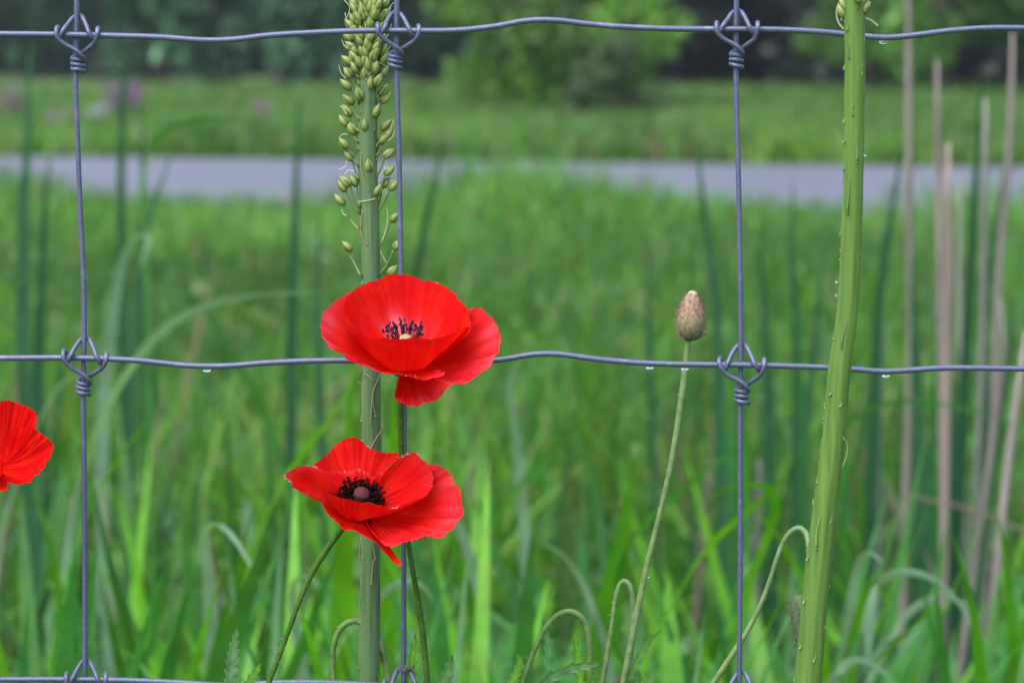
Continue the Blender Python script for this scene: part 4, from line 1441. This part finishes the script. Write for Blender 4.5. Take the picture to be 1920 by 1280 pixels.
g = random.Random(201)
YS = 1.226
pb = at(693, 1310, YS)
lily = thing('foxtail_lily', 'foxtail lily seed spike crowded with round green pods behind the middle wire', 'flower spike', (pb.x, pb.y, gz(pb.x, pb.y)), 'foxtail lily seed spikes')
o, S, rad = stalk_tube(lily, [(690, -420), (690, -200), (690, 0), (690, 200), (689, 300), (693, 400), (696, 520), (697, 700), (696, 850), (695, 1000), (693, 1280)], YS,
                       [16, 26, 33, 35, 35, 35, 34, 33, 35, 36, 38], (.082, .150, .062), gseed=4)
pods3 = [(440, 30), (505, 60), (570, 55), (640, 30), (695, 25), (530, 125), (600, 110), (655, 130), (570, 180), (470, 140), (435, 150), (410, 200), (690, 110), (445, 280), (495, 280), (575, 295), (640, 325), (395, 295), (415, 370), (505, 410), (562, 375), (620, 410), (672, 400), (440, 455), (530, 490), (388, 487), (685, 490), (395, 585), (452, 540), (680, 575), (640, 645), (575, 670), (378, 680), (485, 755), (400, 800), (680, 725), (697, 785), (390, 890), (625, 890), (360, 970), (530, 1000), (425, 1030), (700, 1005), (715, 1070), (675, 1110), (360, 1150), (402, 1245), (720, 1230)]
pods4 = [(560, 135), (725, 170), (375, 258), (350, 297), (440, 250), (637, 330), (695, 270), (757, 290), (330, 405), (768, 545), (390, 777), (792, 765), (748, 972)]
POS = [(560 + a / 4.267, b / 4.267) for a, b in pods3] + [(560 + a / 4.267, 280 + b / 4.267) for a, b in pods4]
for k in range(34):       # the crowded tip, partly above the frame
    y = -180 + k * 6.2
    POS.append((690 + g.uniform(-26, 26), y))
for k in range(30):
    POS.append((690 + (-27, -9, 10, 28, -18, 0, 19)[k % 7] + g.uniform(-5, 5), -24 + k * 5.6))
for k in range(12):
    POS.append((690 + random.Random(k).uniform(-30, 30), 8 + k * 12))
for k, (cx, cy) in enumerate(POS):
    sx = np.interp(cy, [0, 300, 400, 520], [690, 689, 693, 696])
    dx = cx - sx
    extra = k >= len(POS) - 12
    front = abs(dx) < 21
    hw = 17
    depth = (14 + 4 * g.random()) if front else (g.uniform(-6, 6))
    if extra:
        depth = -18
    p = at(cx, cy, YS - depth * U)
    tilt = max(-.75, min(.75, dx / 42)) + g.uniform(-.12, .12)
    ax = Vector((math.sin(tilt), -.35 if front else -.05, math.cos(tilt)))
    L = np.interp(cy, [0, 120, 260, 380, 500], [13, 24, 34, 44, 50])
    fx = sx + max(-hw, min(hw, dx * (.75 if front else .5)))
    if not front:
        fx = sx + math.copysign(hw * .92, dx)
    ft = at(fx, cy + 9 + L, YS - (math.sqrt(max(0, 1 - ((fx - sx) / 17.5) ** 2)) * 15 * (1 if depth > -10 else -1)) * U)
    size = np.interp(cy, [-100, 0, 150, 300, 500], [7.2, 8.6, 9.0, 9.2, 9.2]) * g.uniform(.92, 1.08) * U
    add_pod(lily, p, ax, size, g.uniform(0, 6.28), ft)


def thread(root, pts, Y, r_px, col, knob=True, name='withered_flower_stalk', wob=0):
    mb = MB()
    mb.col = col
    P = [at(px, py, Y - (d if d is not None else 0) * U) for px, py, d in pts]
    S = spline(P, 14)
    mb.tube(S, [r_px * U * (.8 + .4 * i / 13) for i in range(14)], 5)
    if knob:
        mb.ball(S[-1], r_px * 2.0 * U, S[-1] - S[-3], None, 6)
    return mb.build(name, M_DRY, root)


TAN, PALE = (.26, .22, .11), (.50, .47, .34)
# 6.4x crop of (620,680), 4.267x crop of (400,980), 7.11x crop of (640,1100)
A = lambda L: [(620 + x / 6.4, 680 + y / 6.4, d) for x, y, d in L]
B = lambda L: [(400 + x / 4.267, 980 + y / 4.267, d) for x, y, d in L]
Cc = lambda L: [(640 + x / 7.11, 1100 + y / 7.11, d) for x, y, d in L]
for L, r in [
    (A([(590, 130, 10), (560, 220, 14), (520, 310, 18), (505, 400, 19), (515, 520, 19), (540, 640, 18)]), 1.2),
    (A([(585, 180, 11), (530, 290, 17), (505, 400, 19.5), (490, 560, 19), (478, 720, 18)]), 1.1),
    (A([(400, 60, 4), (385, 250, 3), (380, 400, 2), (388, 540, 3)]), 1.2),
    (A([(390, 540, 3), (378, 620, 2), (370, 700, 2)]), 1.2),
    (A([(625, 720, 4), (615, 790, 6), (560, 880, 15), (515, 960, 18), (480, 1030, 19)]), 1.0),
    (A([(620, 800, 3), (612, 950, 3), (608, 1060, 3)]), 1.2),
    (A([(380, 180, 8), (410, 135, 14), (460, 165, 18), (515, 215, 18)]), .8),
    (A([(378, 280, 3), (355, 240, 2), (325, 220, 2)]), .8),
    (A([(560, 265, 12), (620, 240, 8), (685, 228, 4)]), .8),
    (B([(1262, 135, 18), (1285, 220, 18), (1298, 290, 17)]), 1.1),
    (B([(1180, 130, 3), (1172, 240, 3), (1180, 340, 4), (1192, 425, 7)]), 1.1),
    (B([(1185, 265, 8), (1215, 300, 14), (1270, 310, 18), (1320, 380, 8), (1335, 520, 4), (1335, 700, 4)]), 1.0),
    (B([(1280, 290, 18), (1270, 400, 19), (1264, 485, 19)]), 1.3),
    (B([(1175, 440, 4), (1195, 560, 10), (1215, 720, 15), (1226, 850, 16)]), 1.1),
    (B([(1178, 560, 4), (1172, 660, 3), (1178, 800, 4)]), 1.3),
    (B([(1172, 870, 3), (1172, 1000, 3), (1166, 1160, 3)]), 1.2),
    (B([(1325, 1290, 10), (1315, 1215, 12), (1290, 1215, 14), (1270, 1240, 16), (1280, 1290, 17)]), 1.0),
    ([(680, 395, 17), (676, 420, 18), (679, 445, 18), (688, 458, 17)], 1.2),
    ([(678, 285, 17), (676, 310, 18), (684, 340, 18), (690, 355, 17)], 1.0),
]:
    thread(lily, L, YS, r, tuple(c * g.uniform(.75, 1.25) for c in TAN), knob=(r > .9))
for L in [
    [(648, 40, 4), (655, 12, 3), (645, 0, 3)], [(655, 45, 2), (648, 30, 1), (647, 24, 1)], [(738, 5, 2), (725, 20, 2), (712, 32, 4)],
    [(733, 12, 2), (728, 30, 2), (722, 42, 4)], [(734, 45, 2), (730, 60, 2), (724, 72, 4)], [(683, 38, 17), (686, 55, 19), (684, 66, 19)],
    [(685, 68, 19), (692, 58, 19), (700, 66, 18)], [(641, 75, 2), (645, 85, 2), (652, 92, 4)], [(730, 128, 3), (710, 118, 12), (692, 118, 17)],
    [(732, 86, 3), (727, 95, 3), (721, 104, 5)], [(635, 122, 2), (640, 138, 3), (649, 148, 5)], [(705, 125, 16), (692, 140, 18), (684, 152, 18)],
    [(637, 200, 2), (640, 200, 3), (650, 215, 6)], [(738, 225, 3), (735, 234, 4), (731, 242, 5)], [(741, 243, 2), (736, 256, 3), (728, 264, 6)],
    [(635, 260, 2), (642, 252, 4), (652, 252, 6)], [(650, 300, 4), (648, 312, 3), (635, 318, 2)], [(646, 328, 3), (652, 320, 3), (664, 321, 6)],
    [(726, 302, 4), (720, 318, 5), (710, 332, 9)], [(749, 347, 2), (740, 339, 4), (732, 340, 6)], [(670, 378, 14), (690, 376, 19), (703, 373, 16)],
    [(724, 388, 3), (727, 408, 4), (722, 435, 5), (716, 454, 8)], [(713, 470, 10), (719, 482, 6), (725, 494, 5)], [(656, 480, 4), (665, 495, 4), (675, 516, 6)],
    [(640, 392, 3), (645, 402, 3), (650, 404, 4)], [(657, 410, 3), (662, 418, 4), (672, 428, 8)],
]:
    thread(lily, L, YS, .7, tuple(c * g.uniform(.8, 1.2) for c in PALE), knob=False, name='dry_thread')
mb = MB()
for px, py, r in ((665, 353, 2.3), (678, 529, 1.8), (577 + 100, 1008, 2), (676, 1140, 1.5), (737, 472, 1.3)):
    mb.ball(at(px, py, YS - 12 * U), r * U, (0, 0, 1), None, 8)
tag(mb.build('dew', M_WATER, lily), kind='stuff')

# the thick stalk in front of the wires
g = random.Random(202)
YR = 1.115
pb = at(1512, 1310, YR)
lily = thing('foxtail_lily', 'thick bare foxtail lily stalk in front of the fence, pods only at its top', 'flower spike', (pb.x, pb.y, gz(pb.x, pb.y)), 'foxtail lily seed spikes')
cl = [(1596, -300), (1598, -120), (1600, 0), (1603, 100), (1602, 200), (1600, 320), (1596, 450), (1588, 590), (1573, 700), (1565, 800), (1553, 900), (1541, 1000), (1530, 1100), (1521, 1200), (1513, 1290)]
wd = [26, 33, 37, 38, 38, 38, 38, 40, 43, 43, 44, 46, 48, 50, 52]
o, S, rad = stalk_tube(lily, cl, YR, wd, (.082, .165, .030), gseed=7)
cx_at = lambda py: np.interp(py, [p[1] for p in cl], [p[0] for p in cl])
w_at = lambda py: np.interp(py, [p[1] for p in cl], wd)
for k in range(30):
    py = -170 + k * 6.6
    side = g.choice((-1, 1, 0))
    dx = side * g.uniform(16, 24) if side else g.uniform(-14, 14)
    depth = 0 if side else 19
    if py > 4 and side == 0:
        continue
    p = at(cx_at(py) + dx, py, YR - depth * U)
    ax = Vector((dx / 45, -.3 if not side else 0, 1))
    ft = at(cx_at(py) + (math.copysign(16, dx) if side else dx * .8), py + 22, YR - (15 if not side else 3) * U)
    add_pod(lily, p, ax, g.uniform(7.5, 8.8) * U, g.uniform(0, 6.28), ft)
for L in ([(1570, 12, 0), (1569, 32, 0), (1574, 46, 2), (1583, 56, 4)], [(1622, 34, 4), (1632, 38, 2), (1640, 44, 0), (1646, 49, 0)], [(1578, 40, 2), (1577, 26, 0), (1574, 8, 0)], [(1632, 4, 2), (1628, 12, 4), (1620, 22, 6)]):
    thread(lily, L, YR, 1.7, (.33, .36, .20), knob=False, name='dry_thread')
# scars of fallen flower stalks: small knobs with a dry streak above
scars = [(1588, 58, 22), (1619, 78, 12), (1591, 108, 26), (1616, 140, 22), (1622, 168, 8), (1583, 130, 20), (1598, 215, 20), (1583, 230, 12), (1583, 268, 10), (1606, 305, 60), (1621, 305, 20), (1582, 318, 8), (1590, 400, 70), (1577, 440, 16), (1611, 478, 24), (1575, 472, 10),
         (1569, 530, 14), (1566, 560, 12), (1578, 650, 50), (1562, 636, 10), (1557, 740, 8), (1576, 762, 10), (1546, 760, 10), (1541, 790, 14), (1580, 825, 20), (1536, 850, 10), (1531, 905, 10), (1522, 945, 14), (1558, 980, 10), (1529, 1028, 60), (1514, 1050, 10), (1556, 1100, 8), (1508, 1130, 8), (1545, 1180, 10), (1527, 1240, 12), (1500, 1215, 10)]
for px, py, L in scars:
    c0, w0 = cx_at(py), w_at(py) / 2
    f = max(-1.0, min(1.0, (px - c0) / w0))
    d = math.sqrt(max(0.0, 1 - f * f)) * w0
    mb = MB()
    mb.col = tuple(c * g.uniform(.8, 1.2) for c in (.17, .24, .07))
    pts = []
    for i in range(6):
        t = i / 5
        y2 = py - L * (1 - t)
        sx = cx_at(y2) + f * (w_at(y2) / 2) + 1.5 * math.sin(t * 5 + px)
        pts.append(at(sx, y2, YR - (d + .3) * U))
    mb.tube(pts, [v * U for v in (.4, .7, .9, 1.2, 1.6, 2.0)], 6)
    mb.ball(pts[-1], 2.2 * U, (f * .6, -.4, .8), [(-1, .2), (-.5, .9), (.2, 1.0), (.8, .7), (1.0, 0)], 8)
    mb.build('flower_scar', M_POD if g.random() < .8 else M_DRY, lily)
thread(lily, [(1580, 818, 16), (1588, 830, 12), (1587, 855, 8), (1578, 878, 8)], YR, .8, (.35, .38, .22), knob=False, name='dry_thread')
mb = MB()
for k in range(60):
    py = g.uniform(200, 1280)
    if 620 < py or g.random() < .4:
        s = g.choice((-1, -1, 1))
        p = at(cx_at(py) + s * w_at(py) * .5, py, YR - 2 * U)
        mb.ball(p, g.uniform(.8, 2.0) * U, (0, 0, 1), None, 6)
for px, py, r in ((1568, 527, 3.2), (1567, 552, 2.4), (1557, 740, 2.4), (1545, 762, 2.6), (1543, 790, 3.0), (1622, 290, 3.0)):
    mb.ball(at(px, py, YR - 4 * U), r * U, (0, 0, 1), None, 8)
tag(mb.build('dew', M_WATER, lily), kind='stuff')

# ------------------------------------------------------------------ raindrops under the wires
RD = [(388, 686, 692, 'raindrop under the middle wire left of the upper poppy'), (1218, 681, 687, 'raindrop under the middle wire left of the bud stem'), (1284, 683, 688, 'raindrop under the middle wire at the bud stem'),
      (1661, 696, 703, 'raindrop under the middle wire right of the thick stalk'), (1656, 71, 77, 'raindrop under the top wire right of the thick stalk')]
for px, yw, yb, lab in RD:
    mb = MB()
    c = at(px, yw + 8.2, YF - 1.0 * U)
    mb.ball(c, 4.0 * U, (0, 0, -1), [(-.95, 0), (-.85, .9), (-.5, 1.7), (0, 2.0), (.4, 1.7), (.75, 1.0), (.9, 0)], 18)
    tag(mb.build('raindrop', M_WATER), lab, 'water drop', 'raindrops hanging under the fence wires')
